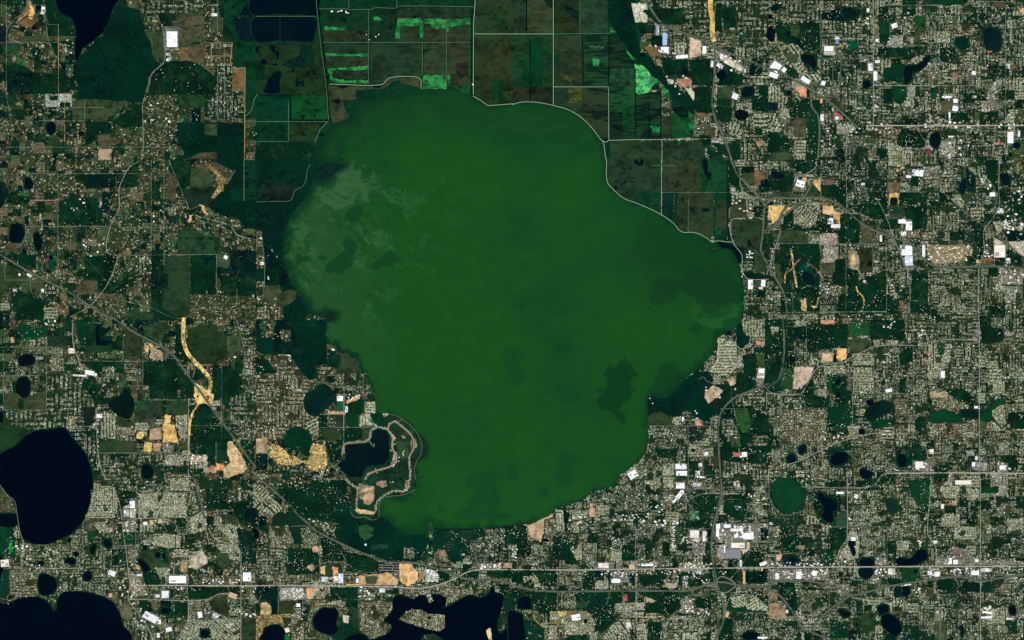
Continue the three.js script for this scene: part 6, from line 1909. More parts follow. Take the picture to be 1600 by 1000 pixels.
    if (cmd === 'f') { const k = opt[3] === 'wood' && +opt[0] < 45 ? 'wood' : opt[3] === 'sand' ? 'sand' : opt[3] === 'urban' ? 'comm' : opt[3] === 'bright' ? 'bright' : opt[3] === 'golf' ? 'golf' : 'field'; zone({ kind: k, pts: rough(pts, opt[3] === 'field' || opt[3] === 'urban' ? 0.3 : opt[3] === 'sand' ? 1.7 : opt[3] === 'bright' ? 1.6 : 0.9), ground: (opt[3] === 'field' && +opt[0] > opt[1] * 0.8 ? peat(+opt[0], +opt[1]) : [+opt[0], +opt[1], +opt[2], opt[3]]).map((c, k) => (k < 3 && opt[3] === 'sand' && +opt[0] < 232 ? Math.round(c * 0.6 + [212, 192, 154][k] * 0.4) : c)), sparse: k === 'wood' && +opt[1] > 48, tint: k === 'wood' }); continue; }
    const soft = ['wood', 'dwood', 'swamp', 'bright', 'sand', 'golf'].includes(cmd);
    if (!GROUND[cmd]) throw new Error('unknown survey entry ' + line);
    zone({ kind: cmd, pts: soft ? rough(pts, cmd === 'swamp' ? 1.5 : cmd === 'bright' || cmd === 'sand' || cmd === 'golf' ? 1.6 : 1.1) : rough(pts, 0.3), ground: GROUND[cmd] });
  }
}
// what later entries cover is left out; of what remains, each sheet lies a step above those that it overlaps
{
  const shown = new Uint32Array(zones.length); for (const id of raster) shown[id]++;
  const kept = [];
  for (const z of zones) {
    if (!z) continue;
    const [a, b, c, d] = z.box, out = a < 0 || b < 0 || c > RW || d > RH;
    if (shown[z.id] < (z.plot ? 5 : 1) && !(out && !z.plot)) { z.gone = true; z.y = 1; continue; }
    let level = 0; for (const k of kept) { const e = k.box; if (k.level >= level && e[0] < c - 0.4 && e[2] > a + 0.4 && e[1] < d - 0.4 && e[3] > b + 0.4) level = k.level + 1; }
    z.level = level; z.y = 0.8 + level * 0.34 + (z.id % 4) * 0.05; kept.push(z);
  }
  console.log('kept', kept.length, 'plots', kept.filter((z) => z.plot).length, 'deepest', Math.max(...kept.map((z) => z.level)));
}
const zoneAt = (x, z) => (x < 0 || z < 0 || x >= RW || z >= RH ? 0 : raster[(z | 0) * RW + (x | 0)]);

// ---------------------------------------------------------------- the big lake's own water: algae, pale bloom in the north-west, uneven dark patches
const LX0 = 430, LZ0 = 115, LW = 740, LN = 1600;
const DARKPATCH = [[550, 337, 13, 10], [558, 330, 8, 10], [548, 385, 12, 16], [538, 405, 14, 12], [525, 418, 8, 8], [515, 420, 9, 8], [504, 402, 8, 7], [594, 412, 16, 8], [610, 402, 10, 9],
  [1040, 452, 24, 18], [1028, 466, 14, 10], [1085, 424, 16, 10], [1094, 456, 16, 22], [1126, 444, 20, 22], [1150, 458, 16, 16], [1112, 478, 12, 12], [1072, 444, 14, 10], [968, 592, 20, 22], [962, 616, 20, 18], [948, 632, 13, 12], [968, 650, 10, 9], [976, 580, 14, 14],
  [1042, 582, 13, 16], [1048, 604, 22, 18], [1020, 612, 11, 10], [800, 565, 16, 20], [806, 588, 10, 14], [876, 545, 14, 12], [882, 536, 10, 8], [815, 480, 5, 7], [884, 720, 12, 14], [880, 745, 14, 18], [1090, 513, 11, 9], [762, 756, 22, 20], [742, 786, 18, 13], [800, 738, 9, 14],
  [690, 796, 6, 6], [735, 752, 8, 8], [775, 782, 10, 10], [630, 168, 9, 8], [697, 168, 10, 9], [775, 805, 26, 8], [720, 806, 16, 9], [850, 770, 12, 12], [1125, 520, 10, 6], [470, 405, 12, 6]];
const SHORE = (() => {                                         // how far each place on the lake lies from land, in map units
  const lake = zones.find((z) => z?.kind === 'biglake').id, f = new Float32Array(RW * RH).fill(0); for (let i = 0; i < f.length; i++) if (raster[i] === lake || zones[raster[i]]?.kind === 'pond') f[i] = 1e4;
  for (let y = 1; y < RH - 1; y++) for (let x = 1; x < RW - 1; x++) { const i = y * RW + x; f[i] = Math.min(f[i], f[i - 1] + 1, f[i - RW] + 1, f[i - RW - 1] + 1.4, f[i - RW + 1] + 1.4); }
  for (let y = RH - 2; y > 0; y--) for (let x = RW - 2; x > 0; x--) { const i = y * RW + x; f[i] = Math.min(f[i], f[i + 1] + 1, f[i + RW] + 1, f[i + RW + 1] + 1.4, f[i + RW - 1] + 1.4); }
  return f;
})();
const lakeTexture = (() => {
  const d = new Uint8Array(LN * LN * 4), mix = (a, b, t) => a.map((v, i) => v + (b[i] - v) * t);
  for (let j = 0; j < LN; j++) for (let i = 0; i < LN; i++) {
    const x = LX0 + i / LN * LW, z = LZ0 + j / LN * LW, n = fbm(x / 60, z / 60, 201, 4) - 0.5, f = fbm(x / 13, z / 13, 207, 5) - 0.5, e = fbm(x / 4, z / 4, 209, 3) - 0.5;
    let c = mix([25, 79, 29], [20, 71, 34], sm(0.35, 0.7, fbm(x / 170, z / 170, 211, 3) + n * 0.2));
    c = mix(c, [18, 62, 34], sm(940, 1120, x + 0.25 * (z - 300) + 40 * n) * sm(520, 380, z) * 0.95);                 // dim north-east arm
    c = mix(c, [20, 66, 36], sm(250, 150, z - 30 * n - 0.05 * (x - 700)));                                          // dim along the north embankment
    c = mix(c, [40, 82, 52], sm(650, 470, x + 60 * n) * sm(260, 300, z) * 0.9);                                       // paler west arm
    c = mix(c, [20, 54, 36], sm(26, -22, (x - 505) * 0.5 + (z - 238) * 0.6 + 70 * f + 60 * n) * sm(620, 560, x) * 0.9);           // dark reedy north-west corner
    const bl = sm(0.3, 0.55, Math.exp(-(((x - 532 + (z - 285) * 0.15) / 46) ** 2) - (((z - 292) / 38) ** 2)) + 0.9 * f + 0.35 * e) * sm(508, 516, x + sm(288, 300, z) * 40 + 6 * e);
    c = mix(c, [64, 101, 78], bl * 0.85);
    const th = Math.atan2(z - 250 + 26 * n, x - 330), rd = Math.hypot(z - 250, x - 330), st = fbm(th * 26 + 3 * n, rd / 42 + 6 * f, 221, 5), sp = sm(0.36, 0.6, fbm(x / 42, z / 34, 223, 3));    // wind streaks fanning from the north-west
    c = mix(c, [50, 96, 66], sm(0.47, 0.68, st) * sp * sm(780, 540, x) * sm(225, 290, z) * sm(560, 440, z));
    c = mix(c, [17, 64, 34], sm(0.48, 0.3, st) * sp * sm(700, 560, x) * sm(250, 320, z) * sm(540, 430, z) * 0.6);
    c = mix(c, [24, 72, 36], sm(0.5, 0.75, fbm((x + z) / 30, (z - x * 0.4) / 9, 241, 5)) * 0.25);
    c = mix(c, [34, 90, 34], sm(0.5, 0.75, fbm((x - z * 0.3) / 34, (z + x * 0.2) / 11, 243, 5)) * sm(1050, 900, x) * 0.22);
    c = mix(c, [28, 83, 35], sm(690, 790, z) * sm(980, 860, x) * sm(640, 690, x) * 0.7);
    c = mix(c, [42, 92, 48], sm(0.52, 0.7, fbm(x / 26, z / 12, 231, 4)) * sm(1020, 1120, x) * sm(450, 490, z) * sm(560, 530, z) * 0.7);
    let w = 0; for (const [a, b, p, q] of DARKPATCH) { const u = (x - a) / p, v = (z - b) / q, r = u * u + v * v; if (r < 5) w += Math.exp(-r * 0.9); }
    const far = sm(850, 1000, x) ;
    c = mix(c, x > 1000 && z < 500 ? [18, 56, 34] : x > 900 ? [14, 58, 30] : [19, 66, 38], sm(0.34, 0.62, w + 1.3 * f + 0.4 * e + 0.1 * n) * (z > 700 || x > 1000 ? 0.62 : x > 700 && x < 900 ? 0.6 : 0.9));  // ragged dark patches blended into the water colour
    const reach = 7 + 13 * sm(620, 480, x) * sm(560, 420, z) + 14 * sm(230, 150, z) * sm(760, 560, x) + 16 * sm(760, 820, z) * sm(760, 620, x) + 10 * sm(1000, 1060, x) * sm(540, 600, z);
    c = mix(c, [10, 48, 32], sm(reach, 0, SHORE[Math.round(z) * RW + Math.round(x)] - 22 * f - 8 * e) * (0.55 + 0.3 * sm(700, 500, x)));                // reeds and shallows fading out from the shore
    const g = 1 + 0.06 * f + 0.05 * (hash(i, j, 5) - 0.5), o = (j * LN + i) * 4;
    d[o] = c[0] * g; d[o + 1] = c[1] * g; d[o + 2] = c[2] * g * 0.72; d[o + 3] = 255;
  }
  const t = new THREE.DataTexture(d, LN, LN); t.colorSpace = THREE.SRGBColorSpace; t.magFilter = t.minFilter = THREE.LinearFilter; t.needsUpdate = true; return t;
})();
// ---------------------------------------------------------------- the land: one wide sheet to the horizon, then every field, wood floor, yard and lake on it
const landMat = new THREE.MeshPhysicalMaterial({ map: TEX.wood, roughness: 1, specularIntensity: 0.08 }); landMat.color.copy(own(16, 46, 30, 1 / HALF));
{ const g = new THREE.CircleGeometry(300000, 96); g.rotateX(-Math.PI / 2); structure('ground', mapUV(g), landMat, 'dark green lowland reaching to the horizon'); }
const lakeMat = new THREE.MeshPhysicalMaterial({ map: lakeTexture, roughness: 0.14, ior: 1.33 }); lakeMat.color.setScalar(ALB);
const plots = new Map();
for (const z of zones) {
  if (!z || z.gone) continue;
  const g = sheet(z.pts, z.y);
  if (z.plot) { const name = z.kind === 'sub' ? 'suburb_ground' : GROUNDNAME[z.kind], key = [name, z.ground.join(), Math.floor(z.box[0] / 400), Math.floor(z.box[1] / 250)].join('/'); if (!plots.has(key)) plots.set(key, [name, [], groundMat(z.ground[3], z.ground[0], z.ground[1], z.ground[2])]); plots.get(key)[1].push(g); continue; }
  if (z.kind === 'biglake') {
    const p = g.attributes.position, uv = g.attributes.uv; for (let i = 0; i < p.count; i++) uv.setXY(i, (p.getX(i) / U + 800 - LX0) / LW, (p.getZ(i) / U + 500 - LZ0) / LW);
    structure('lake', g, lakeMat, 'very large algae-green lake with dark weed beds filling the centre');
  } else if (z.water) structure(z.kind === 'pond' ? 'pond' : 'lake', g, waterMat(...(z.water[0] >= 14 && z.water[2] > z.water[1] * 0.9 ? [z.water[0] * 0.5, z.water[1] * 1.12, z.water[2] * 0.9].map(Math.round) : z.water)), z.label);
  else structure(z.kind === 'sub' ? 'suburb_ground' : z.kind === 'field' ? 'farm_field' : GROUNDNAME[z.kind], g, groundMat(z.ground[3], z.ground[0], z.ground[1], z.ground[2]));
}

for (const [name, list, m] of plots.values()) structure(name, mergeGeometries(list), m);

// ---------------------------------------------------------------- roads, embankments and canals
const ROAD = {
  hwy: [0, 17], artw: [34, 16.2, 178, 171, 148], art: [20, 15.6, 156, 158, 134], lane: [13, 15, 128, 138, 112], sandlane: [16, 15.2, 192, 156, 104], dike: [15, 14.4, 92, 118, 84], bdike: [17, 14.6, 160, 176, 136], canal: [24, 14, 2, 16, 20],
};
const asphalt = plainMat(122, 122, 108, 0.85), verge = groundMat('urban', 62, 76, 52);
const smooth = (pts) => { const v = pts.map(([x, z]) => new THREE.Vector3(WX(x), 0, WZ(z))); if (v.length === 2) return [[v[0].x, v[0].z], [v[1].x, v[1].z]]; const c = new THREE.CatmullRomCurve3(v, false, 'centripetal'); return c.getSpacedPoints(Math.max(8, Math.round(c.getLength() / 60))).map((p) => [p.x, p.z]); };
const straight = (pts) => pts.map(([x, z]) => [WX(x), WZ(z)]);
roads.forEach((r, i) => {
  const lift = (i % 9) * 0.12;
  if (r.cmd === 'hwy') {
    const l = smooth(r.pts), m = new THREE.Group(); m.name = numbered('motorway'); m.userData = { kind: 'structure', label: r.label || 'grey divided motorway with grass verges' }; scene.add(m);
    for (const [n, g, mt] of [['verge', ribbon(l, 70, 16.4 + lift), verge], ['carriageway', ribbon(l, 13, 17.8 + lift, -14), asphalt], ['carriageway', ribbon(l, 13, 17.8 + lift, 14), asphalt]]) { const k = new THREE.Mesh(g, mt); k.name = n; k.castShadow = k.receiveShadow = true; m.add(k); }
    return;
  }
  const [w, y, a, b, c] = r.cmd === 'road' ? [r.opt[0] > 22 ? r.opt[0] * 1.15 : r.opt[0], r.opt[0] > 55 && r.opt[1] < 130 ? 14 : 15.8, ...r.opt.slice(1)] : ROAD[r.cmd];
  const l = ['dike', 'bdike', 'canal'].includes(r.cmd) ? (r.pts.length > 5 ? smooth(r.pts) : straight(r.pts)) : r.pts.length === 3 && r.cmd === 'lane' ? straight(r.pts) : smooth(r.pts);
  const name = r.cmd === 'canal' ? 'canal' : r.cmd.includes('dike') ? 'embankment_track' : r.cmd === 'lane' ? 'country_lane' : r.cmd === 'sandlane' ? 'sand_track' : r.cmd === 'road' ? 'road' : 'main_road';
  structure(name, ribbon(l, w, y + lift), r.cmd === 'canal' ? waterMat(a, b, c) : r.cmd === 'road' && w > 22 ? groundMat('sand', a, b, c) : plainMat(a, b, c));
});

// ---------------------------------------------------------------- streets and houses of the suburbs, trees of the woods
const PLACE = ['in the north-west around the narrow black lake', 'on the drained farmland north of the big lake', 'between the northern fields and the railway town', 'in the leafy north-eastern suburbs',
  'on the western smallholdings', 'along the western shore of the big lake', 'by the eastern fields and shore of the big lake', 'in the eastern suburbs around the toll roads',
  'around the sandy road works in the west', 'in the hill village west of the big lake', 'on the south-east shore of the big lake', 'in the dense south-eastern suburbs',
  'in the town between the two black lakes', 'around the motorway south of the big lake', 'in the old town south of the big lake', 'in the far south-eastern suburbs'];
const groundY = (x, z) => zones[zoneAt(x, z)]?.y ?? 0;
const tileOf = (x, z) => Math.min(3, Math.max(0, Math.floor(x / 400))) + 4 * Math.min(3, Math.max(0, Math.floor(z / 250)));
const houses = PLACE.map(() => []), street = PLACE.map(() => new Map()), woodTrees = PLACE.map(() => []), loneTrees = PLACE.map(() => []);
const ROOFS = [[204, 208, 186], [172, 176, 152], [132, 118, 94], [112, 108, 88], [150, 150, 124], [228, 228, 212], [122, 120, 98], [142, 130, 106], [92, 98, 90], [170, 160, 132], [216, 216, 188], [242, 242, 230]].map((c) => own(c[0], c[1], c[2] * 0.92, 1.24));
function quad(list, x0, z0, x1, z1, w, y) { const dx = x1 - x0, dz = z1 - z0, l = Math.hypot(dx, dz) || 1, a = -dz / l * w / 2, b = dx / l * w / 2; list.push(x0 - a, y, z0 - b, x0 + a, y, z0 + b, x1 - a, y, z1 - b, x0 + a, y, z0 + b, x1 + a, y, z1 + b, x1 - a, y, z1 - b); }
const grove = (x, z) => fbm(x / 13, z / 13, 341, 4);          // where the old oaks stand thick among the houses
function layStreets(zn) {
  const [, colour, width, share] = STYLE[zn.style], [a, b, c, d] = zn.box, cx = (a + c) / 2, cz = (b + d) / 2, R = Math.hypot(c - a, d - b) / 2 * U, bend = zn.turn % 90 ? 40 : zn.style === 'o' || zn.style === 'd' ? 22 : 10;
  const list = street[tileOf(cx, cz)], step = 26, y = zn.y + 0.35; if (!list.has(zn.style)) list.set(zn.style, []);
  const out = list.get(zn.style), block = zn.style === 'n' || zn.style === 'p' ? 520 : rr(260, 400), plain = R < 330 || zn.style === 'q';
  for (const side of plain ? [0] : [0, 1]) {
    const t = (zn.turn + 90 * side) * Math.PI / 180, ct = Math.cos(t), st = Math.sin(t);
    const at = (u, v) => { const w = v + bend * 2 * (fbm(u / 420 + zn.id, v / 700, zn.id, 2) - 0.5); return [cx + (u * ct - w * st) / U, cz + (u * st + w * ct) / U]; };
    const cell = (u, v) => { const p = side ? -v : u, q = side ? u : v; return hash(Math.floor((p + 9000) / block), Math.floor((q + 9000) / (block * 0.8)), zn.id); };
    const inside = (p, u, v) => zoneAt(p[0], p[1]) === zn.id && grove(p[0], p[1]) < (zn.style === 'n' || zn.style === 'p' || zn.style === 'q' ? 0.74 : 0.655) && (plain || (cell(u, v) < 0.5 ? 0 : 1) === side);
    for (let v = -R + zn.gap / 2; v < R; v += zn.gap * rr(0.94, 1.06)) {
      let before = null, cross = rr(60, 300);
      for (let u = -R; u < R; u += step) {
        const p = at(u, v), ok = inside(p, u, v), shade = sm(0.62, 0.42, fbm(p[0] / 6, p[1] / 6, 333, 3));
        if (ok && before) { if (rnd() < 0.92) quad(out, WX(before[0]), WZ(before[1]), WX(p[0]), WZ(p[1]), width, y);
          for (const s of [-1, 1]) if (rnd() < share * (zn.style === 'n' || zn.style === 'p' ? 1 : 0.35 + 0.9 * shade)) { const q = at(u + rr(-5, 5), v + s * (width / 2 + rr(14, 22))); if (zoneAt(q[0], q[1]) === zn.id) houses[tileOf(q[0], q[1])].push([q[0], q[1], zn.y, t + (rnd() < 0.2 ? 1.57 : 0) + rr(-0.1, 0.1), rr(0.8, 1.35) * (rnd() < 0.09 ? 1.7 : 1)]); } }
        before = ok ? p : null; cross -= step;
        if (ok && cross < 0) { let q0 = p; for (let k = step; k <= zn.gap; k += step) { const q = at(u, v + k); if (!inside(q, u, v + k)) break; quad(out, WX(q0[0]), WZ(q0[1]), WX(q[0]), WZ(q[1]), width, y + 0.06); q0 = q; } cross = rr(170, 420); }
      }
    }
  }
}
for (const zn of zones) if (zn?.kind === 'sub' && !zn.gone && STYLE[zn.style][1]) layStreets(zn);
street.forEach((m, i) => { for (const [s, list] of m) {
  const g = new THREE.BufferGeometry(), n = new Float32Array(list.length); for (let k = 1; k < n.length; k += 3) n[k] = 1;
  g.setAttribute('position', new THREE.Float32BufferAttribute(list, 3)); g.setAttribute('normal', new THREE.BufferAttribute(n, 3)); structure('residential_streets', mapUV(g), plainMat(...STYLE[s][1]), 'pale residential streets ' + PLACE[i]);
} });
// villas lined up along the new roads of the curling peninsula
for (const r of roads) if (r.cmd === 'road' && r.opt[0] === 16 && r.pts[0][0] > 500 && r.pts[0][0] < 640) { const l = smooth(r.pts); for (let i = 1; i < l.length; i++) { const dx = l[i][0] - l[i - 1][0], dz = l[i][1] - l[i - 1][1], d = Math.hypot(dx, dz); for (let k = 0; k < 2; k++) for (const s of [-1, 1]) if (rnd() < 0.72) { const u = (k + rr(0.2, 0.8)) / 2, q = [(l[i - 1][0] + dx * u - dz / d * s * rr(24, 34)) / U + 800, (l[i - 1][1] + dz * u + dx / d * s * rr(24, 34)) / U + 500]; houses[tileOf(q[0], q[1])].push([q[0], q[1], groundY(q[0], q[1]), Math.atan2(dz, dx), rr(0.9, 1.4)]); } } }
// scattered farmhouses and trees
const PITCH = 23, yards = PLACE.map(() => []), YARD = [[130, 116, 82], [100, 98, 64], [150, 136, 100], [84, 92, 58], [112, 100, 72], [66, 82, 48], [172, 162, 130], [52, 60, 40], [94, 84, 60], [24, 48, 32]].map((c) => own(...c));
for (let j = 0; j < RH * U / PITCH; j++) for (let i = 0; i < RW * U / PITCH; i++) {
  const x = (i + rnd()) * PITCH / U, z = (j + rnd()) * PITCH / U, r = rnd(), here = zones[zoneAt(x, z)]; if (!here || here.water || here.kind === 'biglake') continue;
  const zn = zones[zoneAt(x + 9 * (fbm(x / 6, z / 6, 351, 3) - 0.5) + rr(-0.7, 0.7), z + 9 * (fbm(x / 6, z / 6, 353, 3) - 0.5) + rr(-0.7, 0.7))]; if (!zn || zn.water || zn.kind === 'biglake' || zn.gone || (here.style === 'n' && zn.style !== 'n')) continue;   // woods fray at their edges
  if ((zn.kind === 'comm' && r > 0.9) || (zn.style === 's' && r > 0.945) || (['olive', 'brown', 'grass', 'tan'].includes(zn.kind) && zn.plot && r > 0.98)) { houses[tileOf(x, z)].push([x, z, zn.y, zn.kind === 'comm' ? 0 : rr(0, 3), zn.kind === 'comm' ? rr(1.2, 2.4) : rr(0.9, 1.7)]); continue; }
  const thick = grove(x, z); if ((zn.kind === 'wood' || zn.kind === 'dwood') && thick > (x > 1180 || z > 640 ? 0.53 : 0.62) && r < 0.2) { if (r < (x > 1180 || z > 640 ? 0.08 : x < 380 ? 0.03 : 0)) houses[tileOf(x, z)].push([x, z, here.y, rr(0, 3), rr(0.9, 1.5)]); continue; }
  const r2 = rnd(); if (!here.water && (here.style ? (here.style === 's' ? r2 > 0.93 : 'odt'.includes(here.style) && r2 > 0.955) : here.plot && r2 > 0.965)) yards[tileOf(x, z)].push([x, z, here.y + 0.22, here.style && here.style !== 's' ? rr(8, 19) : rr(12, 38), YARD[Math.floor(rnd() * YARD.length)]]);
  const clump = fbm(x / 7, z / 7, 301, 3), wood = ['wood', 'dwood', 'swamp'].includes(zn.kind);
  const den = zn.kind === 'sub' && thick > 0.655 && !'npqc'.includes(zn.style) ? 0.8 : (zn.kind === 'wood' || zn.kind === 'dwood') && thick > 0.62 ? 0.25 : zn.kind === 'sub' ? STYLE[zn.style][4] * sm(0.36, 0.6, fbm(x / 5.5, z / 5.5, 333 - 30, 3)) * 2 : (zn.sparse ? 0.3 : TREES[zn.kind] ?? 0.01) * (wood ? sm(0.2, 0.36, clump) : 3 * sm(0.5, 0.72, clump));
  if (r > den) continue;
  const tone = 0.35 + 1.3 * fbm(x / 18, z / 18, 311, 5) + rr(-0.22, 0.22), c = zn.tint ? [zn.ground[0] + 4, zn.ground[1] + 8, zn.ground[2] + 5] : (TREECOL[zn.kind] ?? [16, 56, 33]).map((v, k) => v + [20, 12, 4][k] * sm(0.5, 0.72, fbm(x / 11, z / 11, 371, 4)));
  (wood && !zn.sparse ? woodTrees : loneTrees)[tileOf(x, z)].push([x, z, zn.y, wood ? rr(11, 19) : rr(6, 12.5), c, Math.max(0.35, tone)]);
}
// a tree seen from the air: a short trunk under an uneven crown of leafy lumps
function crownShape(k) {
  const parts = [], old = seed; seed = 900 + k;
  for (let i = 0; i < 4; i++) { const g = new THREE.IcosahedronGeometry(i ? rr(0.4, 0.62) : 0.72, i ? 0 : 1), p = g.attributes.position; g.deleteAttribute('uv'); for (let q = 0; q < p.count; q++) { const f = 1 + 0.36 * (hash(Math.round(p.getX(q) * 50), Math.round(p.getY(q) * 50) + 7 * Math.round(p.getZ(q) * 50), k + i) - 0.5); p.setXYZ(q, p.getX(q) * f, p.getY(q) * f * 0.85, p.getZ(q) * f); } const a = i * 2.1 + rr(0, 1); g.translate(i ? Math.cos(a) * 0.5 : 0, 1 + (i ? rr(-0.25, 0.25) : 0.1), i ? Math.sin(a) * 0.5 : 0); parts.push(g); }
  seed = old; const t = new THREE.CylinderGeometry(0.06, 0.1, 0.7, 5, 1, true).toNonIndexed(); t.deleteAttribute('uv'); t.translate(0, 0.35, 0); parts.push(t);
  const m = mergeGeometries(parts); m.computeVertexNormals(); return m;
}
const CROWNS = [0, 1, 2].map(crownShape), leafMat = new THREE.MeshPhysicalMaterial({ roughness: 1, specularIntensity: 0.08 });
const M4 = new THREE.Matrix4(), Q4 = new THREE.Quaternion(), UP = new THREE.Vector3(0, 1, 0), V4 = new THREE.Vector3(), S4 = new THREE.Vector3(), C4 = new THREE.Color();
function plant(list, name, label, k) {
  if (!list.length) return;
  const m = new THREE.InstancedMesh(CROWNS[k % 3], leafMat, list.length); m.name = numbered(name); m.castShadow = m.receiveShadow = true; m.userData = { kind: 'stuff', label };
  list.forEach(([x, z, y, r, c, tone], i) => { M4.compose(V4.set(WX(x), y, WZ(z)), Q4.setFromAxisAngle(UP, rr(0, 6.28)), S4.set(r * rr(0.85, 1.15), r * rr(0.65, 0.95), r * rr(0.85, 1.15))); m.setMatrixAt(i, M4); m.setColorAt(i, C4.copy(own(c[0], c[1], c[2], 1.35 * tone))); });
  scene.add(m);
}
PLACE.forEach((p, i) => { plant(woodTrees[i], 'woodland', 'dark green broadleaf woods ' + p, i); plant(loneTrees[i], 'scattered_trees', 'scattered garden and hedgerow trees ' + p, i + 1); });
// worn yards, paddocks and drives round the houses
{
  const g = new THREE.PlaneGeometry(2, 2, 2, 2), p = g.attributes.position; g.rotateX(-Math.PI / 2); for (let i = 0; i < p.count; i++) { p.setX(i, p.getX(i) + 0.36 * (hash(i, 3, 5) - 0.5)); p.setZ(i, p.getZ(i) + 0.36 * (hash(i, 4, 5) - 0.5)); }
  const m0 = new THREE.MeshPhysicalMaterial({ roughness: 1, specularIntensity: 0.08 });
  yards.forEach((list, k) => { if (!list.length) return; const m = new THREE.InstancedMesh(g, m0, list.length); m.name = numbered('bare_yards'); m.receiveShadow = true; m.userData = { kind: 'stuff', label: 'worn tan yards and paddocks ' + PLACE[k] };
    list.forEach(([x, z, y, r, c], i) => { M4.compose(V4.set(WX(x), y + (i % 7) * 0.012, WZ(z)), Q4.setFromAxisAngle(UP, (rnd() < 0.5 ? 0 : 1.571) + rr(-0.08, 0.08)), S4.set(r * rr(0.7, 1.8), 1, r * rr(0.5, 1))); m.setMatrixAt(i, M4); m.setColorAt(i, c); }); scene.add(m); });
}
// a house: walls under a hipped roof
const houseShape = (() => {
  const w = new THREE.BoxGeometry(17, 3.2, 12).toNonIndexed(); w.deleteAttribute('uv'); w.translate(0, 1.6, 0);
  const a = 9.4, b = 6.8, h = 5.9, e = 3.1, v = [[-a, e, -b], [a, e, -b], [a, e, b], [-a, e, b], [-4, h, 0], [4, h, 0]], f = [[3, 2, 5], [3, 5, 4], [1, 0, 4], [1, 4, 5], [2, 1, 5], [0, 3, 4], [0, 1, 2], [0, 2, 3]], pos = f.flat().flatMap((i) => v[i]);
  const r = new THREE.BufferGeometry(); r.setAttribute('position', new THREE.Float32BufferAttribute(pos, 3)); r.computeVertexNormals(); return mergeGeometries([w, r]);
})();
const houseMat = new THREE.MeshPhysicalMaterial({ roughness: 0.85, specularIntensity: 0.3 });
houses.forEach((list, k) => {
  if (!list.length) return;
  const m = new THREE.InstancedMesh(houseShape, houseMat, list.length); m.name = numbered('houses'); m.castShadow = m.receiveShadow = true; m.userData = { kind: 'stuff', label: 'small grey and tan roofed houses ' + PLACE[k] };
  list.forEach(([x, z, y, t, s], i) => { M4.compose(V4.set(WX(x), y, WZ(z)), Q4.setFromAxisAngle(UP, -t), S4.set(s, s * 0.9, s)); m.setMatrixAt(i, M4); m.setColorAt(i, ROOFS[rnd() < 0.55 ? Math.floor(hash(Math.floor(x / 16), Math.floor(z / 12), 77 + Math.floor(rnd() * 4)) * ROOFS.length) : Math.floor(rnd() * ROOFS.length)]); });
  scene.add(m);
});

// ---------------------------------------------------------------- the buildings one can tell apart
const ROOFCOL = { w: [250, 247, 240], m: [246, 240, 224], l: [224, 222, 214], c: [232, 218, 188], g: [150, 148, 142], p: [218, 198, 184], r: [186, 84, 66], o: [206, 164, 114], t: [158, 182, 198], v: [134, 130, 180], s: [196, 198, 200], h: [122, 122, 118] };
const roofMat = Object.fromEntries(Object.entries(ROOFCOL).map(([k, c]) => { const m = new THREE.MeshStandardMaterial({ map: TEX.urban, roughness: 0.7 }); m.color.copy(own(...c)).multiplyScalar(1.25); return [k, m]; }));
for (const m of Object.values(roofMat)) m.map = null;
const wallMat = plainMat(176, 170, 158), unitMat = plainMat(140, 142, 144, 0.6);
const unit = new THREE.BoxGeometry(1, 1, 1); unit.translate(0, 0.5, 0);
const KINDS = [['glasshouse', 'glasshouse'], ['factory', 'factory'], ['plant', 'factory'], ['school', 'school'], ['college', 'school'], ['church', 'church'], ['warehouse', 'warehouse'], ['depot', 'warehouse'], ['mega-store', 'store'], ['store', 'store'], ['supermarket', 'store'], ['shop', 'shop'], ['villa', 'house'], ['house', 'house'], ['cottage', 'house'], ['hut', 'hut'], ['shack', 'hut'], ['cabin', 'cabin'], ['barn', 'barn'], ['workshop', 'workshop'], ['shed', 'shed'], ['toll plaza', 'toll plaza']];
const kindOf = (label) => { const head = label.split(/ (?:beside|at|on|in|just|west|east|north|south|along|by|with|near|below|above|between|of|under|among|to|inside|from|alone|lining|scattered|attached)\b/)[0]; for (const [w, k] of KINDS) if (head.includes(w)) return k; return 'building'; };
function mesh(name, g, mt, parent, p, s) { const m = new THREE.Mesh(g, mt); m.name = name; m.position.set(...p); m.scale.set(...s); m.castShadow = m.receiveShadow = true; parent.add(m); return m; }
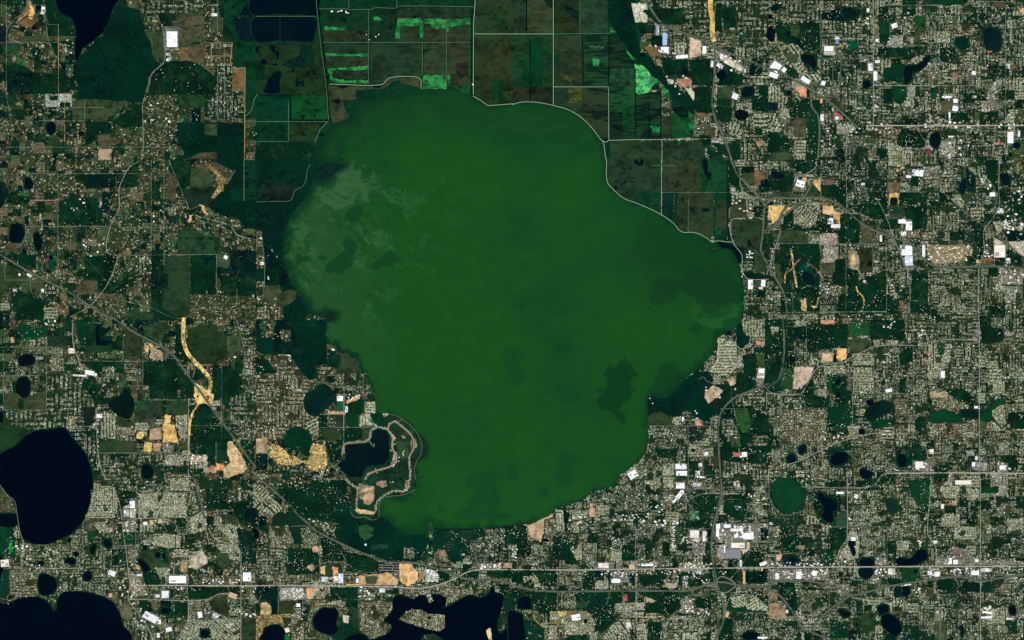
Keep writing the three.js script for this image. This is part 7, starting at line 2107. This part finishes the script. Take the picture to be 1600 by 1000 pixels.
for (const b of buildings) {
  const kind = kindOf(b.label), o = new THREE.Group(), h = b.d > 150 || b.w > 150 ? 13 : 9; o.name = numbered(kind.replace(' ', '_') === 'building' ? 'commercial_building' : kind.replace(' ', '_'));
  o.position.set(WX(b.x), groundY(b.x, b.z), WZ(b.z)); o.rotation.y = -b.turn * Math.PI / 180; o.userData = { label: b.label, category: kind }; scene.add(o);
  mesh('wall', unit, wallMat, o, [0, 0, 0], [b.w, h, b.d]);
  const roof = mesh('roof', unit, roofMat[b.col === 'w' ? 'wwml'[Math.floor(rnd() * 4)] : b.col], o, [0, h + 0.01, 0], [b.w + 1.2, 0.8, b.d + 1.2]);
  if ('wcglmsp'.includes(b.col) && b.w * b.d > 5000) {                                         // tarmac round the larger stores and sheds
    const k = rr(1.25, 1.5), c = Math.cos(b.turn * Math.PI / 180), s = Math.sin(b.turn * Math.PI / 180), ox = rr(-0.12, 0.12) * b.w, oz = rr(-0.12, 0.12) * b.d;
    structure('car_park', sheet([[-1, -1], [1, -1], [1, 1], [-1, 1]].map(([p, q]) => { const X = ox + p * b.w * k / 2, Z = oz + q * b.d * k / 2; return [b.x + (X * c - Z * s) / U, b.z + (X * s + Z * c) / U]; }), groundY(b.x, b.z) + 0.24), groundMat('urban', 112, 112, 102));
    if (b.col !== 'h') for (let k = 0; k < 2; k++) { const w = rr(0.2, 0.42), d = rr(0.2, 0.45); mesh('roof_section', unit, roofMat['lgm'[Math.floor(rnd() * 3)]], o, [(k ? 0.27 : -0.25) * b.w, h + 0.8, rr(-0.25, 0.25) * b.d], [b.w * w, 1.1, b.d * d]); }
  }
  const n = b.col === 'h' ? 7 : b.w * b.d > 20000 ? 4 : 2;
  for (let k = 0; k < n; k++) b.col === 'h' ? mesh('roof_ridge', unit, unitMat, o, [(k - 3) * b.w / 7.4, h + 0.8, 0], [12, 1.6, b.d * 0.94]) : mesh('roof_unit', unit, unitMat, o, [rr(-0.38, 0.38) * b.w, h + 0.8, rr(-0.38, 0.38) * b.d], [rr(4, 8), 2.2, rr(4, 8)]);
}
const smallShape = (() => { const a = new THREE.BoxGeometry(1, 0.9, 1), b = new THREE.BoxGeometry(1.05, 0.1, 1.05), c = new THREE.BoxGeometry(0.14, 0.12, 0.16); a.translate(0, 0.45, 0); b.translate(0, 0.951, 0); c.translate(0.2, 1.06, -0.15); return mergeGeometries([a, b, c]); })();
const ordinal = (n) => n + (n % 10 === 1 && n !== 11 ? 'st' : n % 10 === 2 && n !== 12 ? 'nd' : n % 10 === 3 && n !== 13 ? 'rd' : 'th');
const RANK = ['first', 'second', 'third', 'fourth', 'fifth', 'sixth', 'seventh', 'eighth', 'ninth', 'tenth', 'eleventh', 'twelfth'];
for (const list of groups) list.forEach((b, i) => {
  const kind = kindOf(b.label), m = new THREE.Mesh(smallShape, roofMat[b.col === 'w' ? 'wmlc'[Math.floor(rnd() * 4)] : b.col]); m.name = numbered(kind === 'building' ? 'commercial_building' : kind);
  const words = b.label.split(/\s+/).length, ranked = words <= 13 ? b.label + ', ' + (i === 0 ? 'westernmost' : i === list.length - 1 ? 'easternmost' : (RANK[i] ?? ordinal(i + 1)) + ' from west') : b.label;
  m.position.set(WX(b.x), groundY(b.x, b.z), WZ(b.z)); m.rotation.y = -b.turn * Math.PI / 180; m.scale.set(b.w, rr(6, 9), b.d); m.castShadow = m.receiveShadow = true;
  m.userData = { label: ranked, category: kind, group: b.label.replace(/^(small|little|tiny) /, '') }; scene.add(m);
});
console.log('plot meshes', plots.size, 'houses', houses.reduce((s, l) => s + l.length, 0), 'wood', woodTrees.reduce((s, l) => s + l.length, 0), 'lone', loneTrees.reduce((s, l) => s + l.length, 0), 'big', buildings.length, 'small', groups.flat().length);

renderer.render(scene, camera);
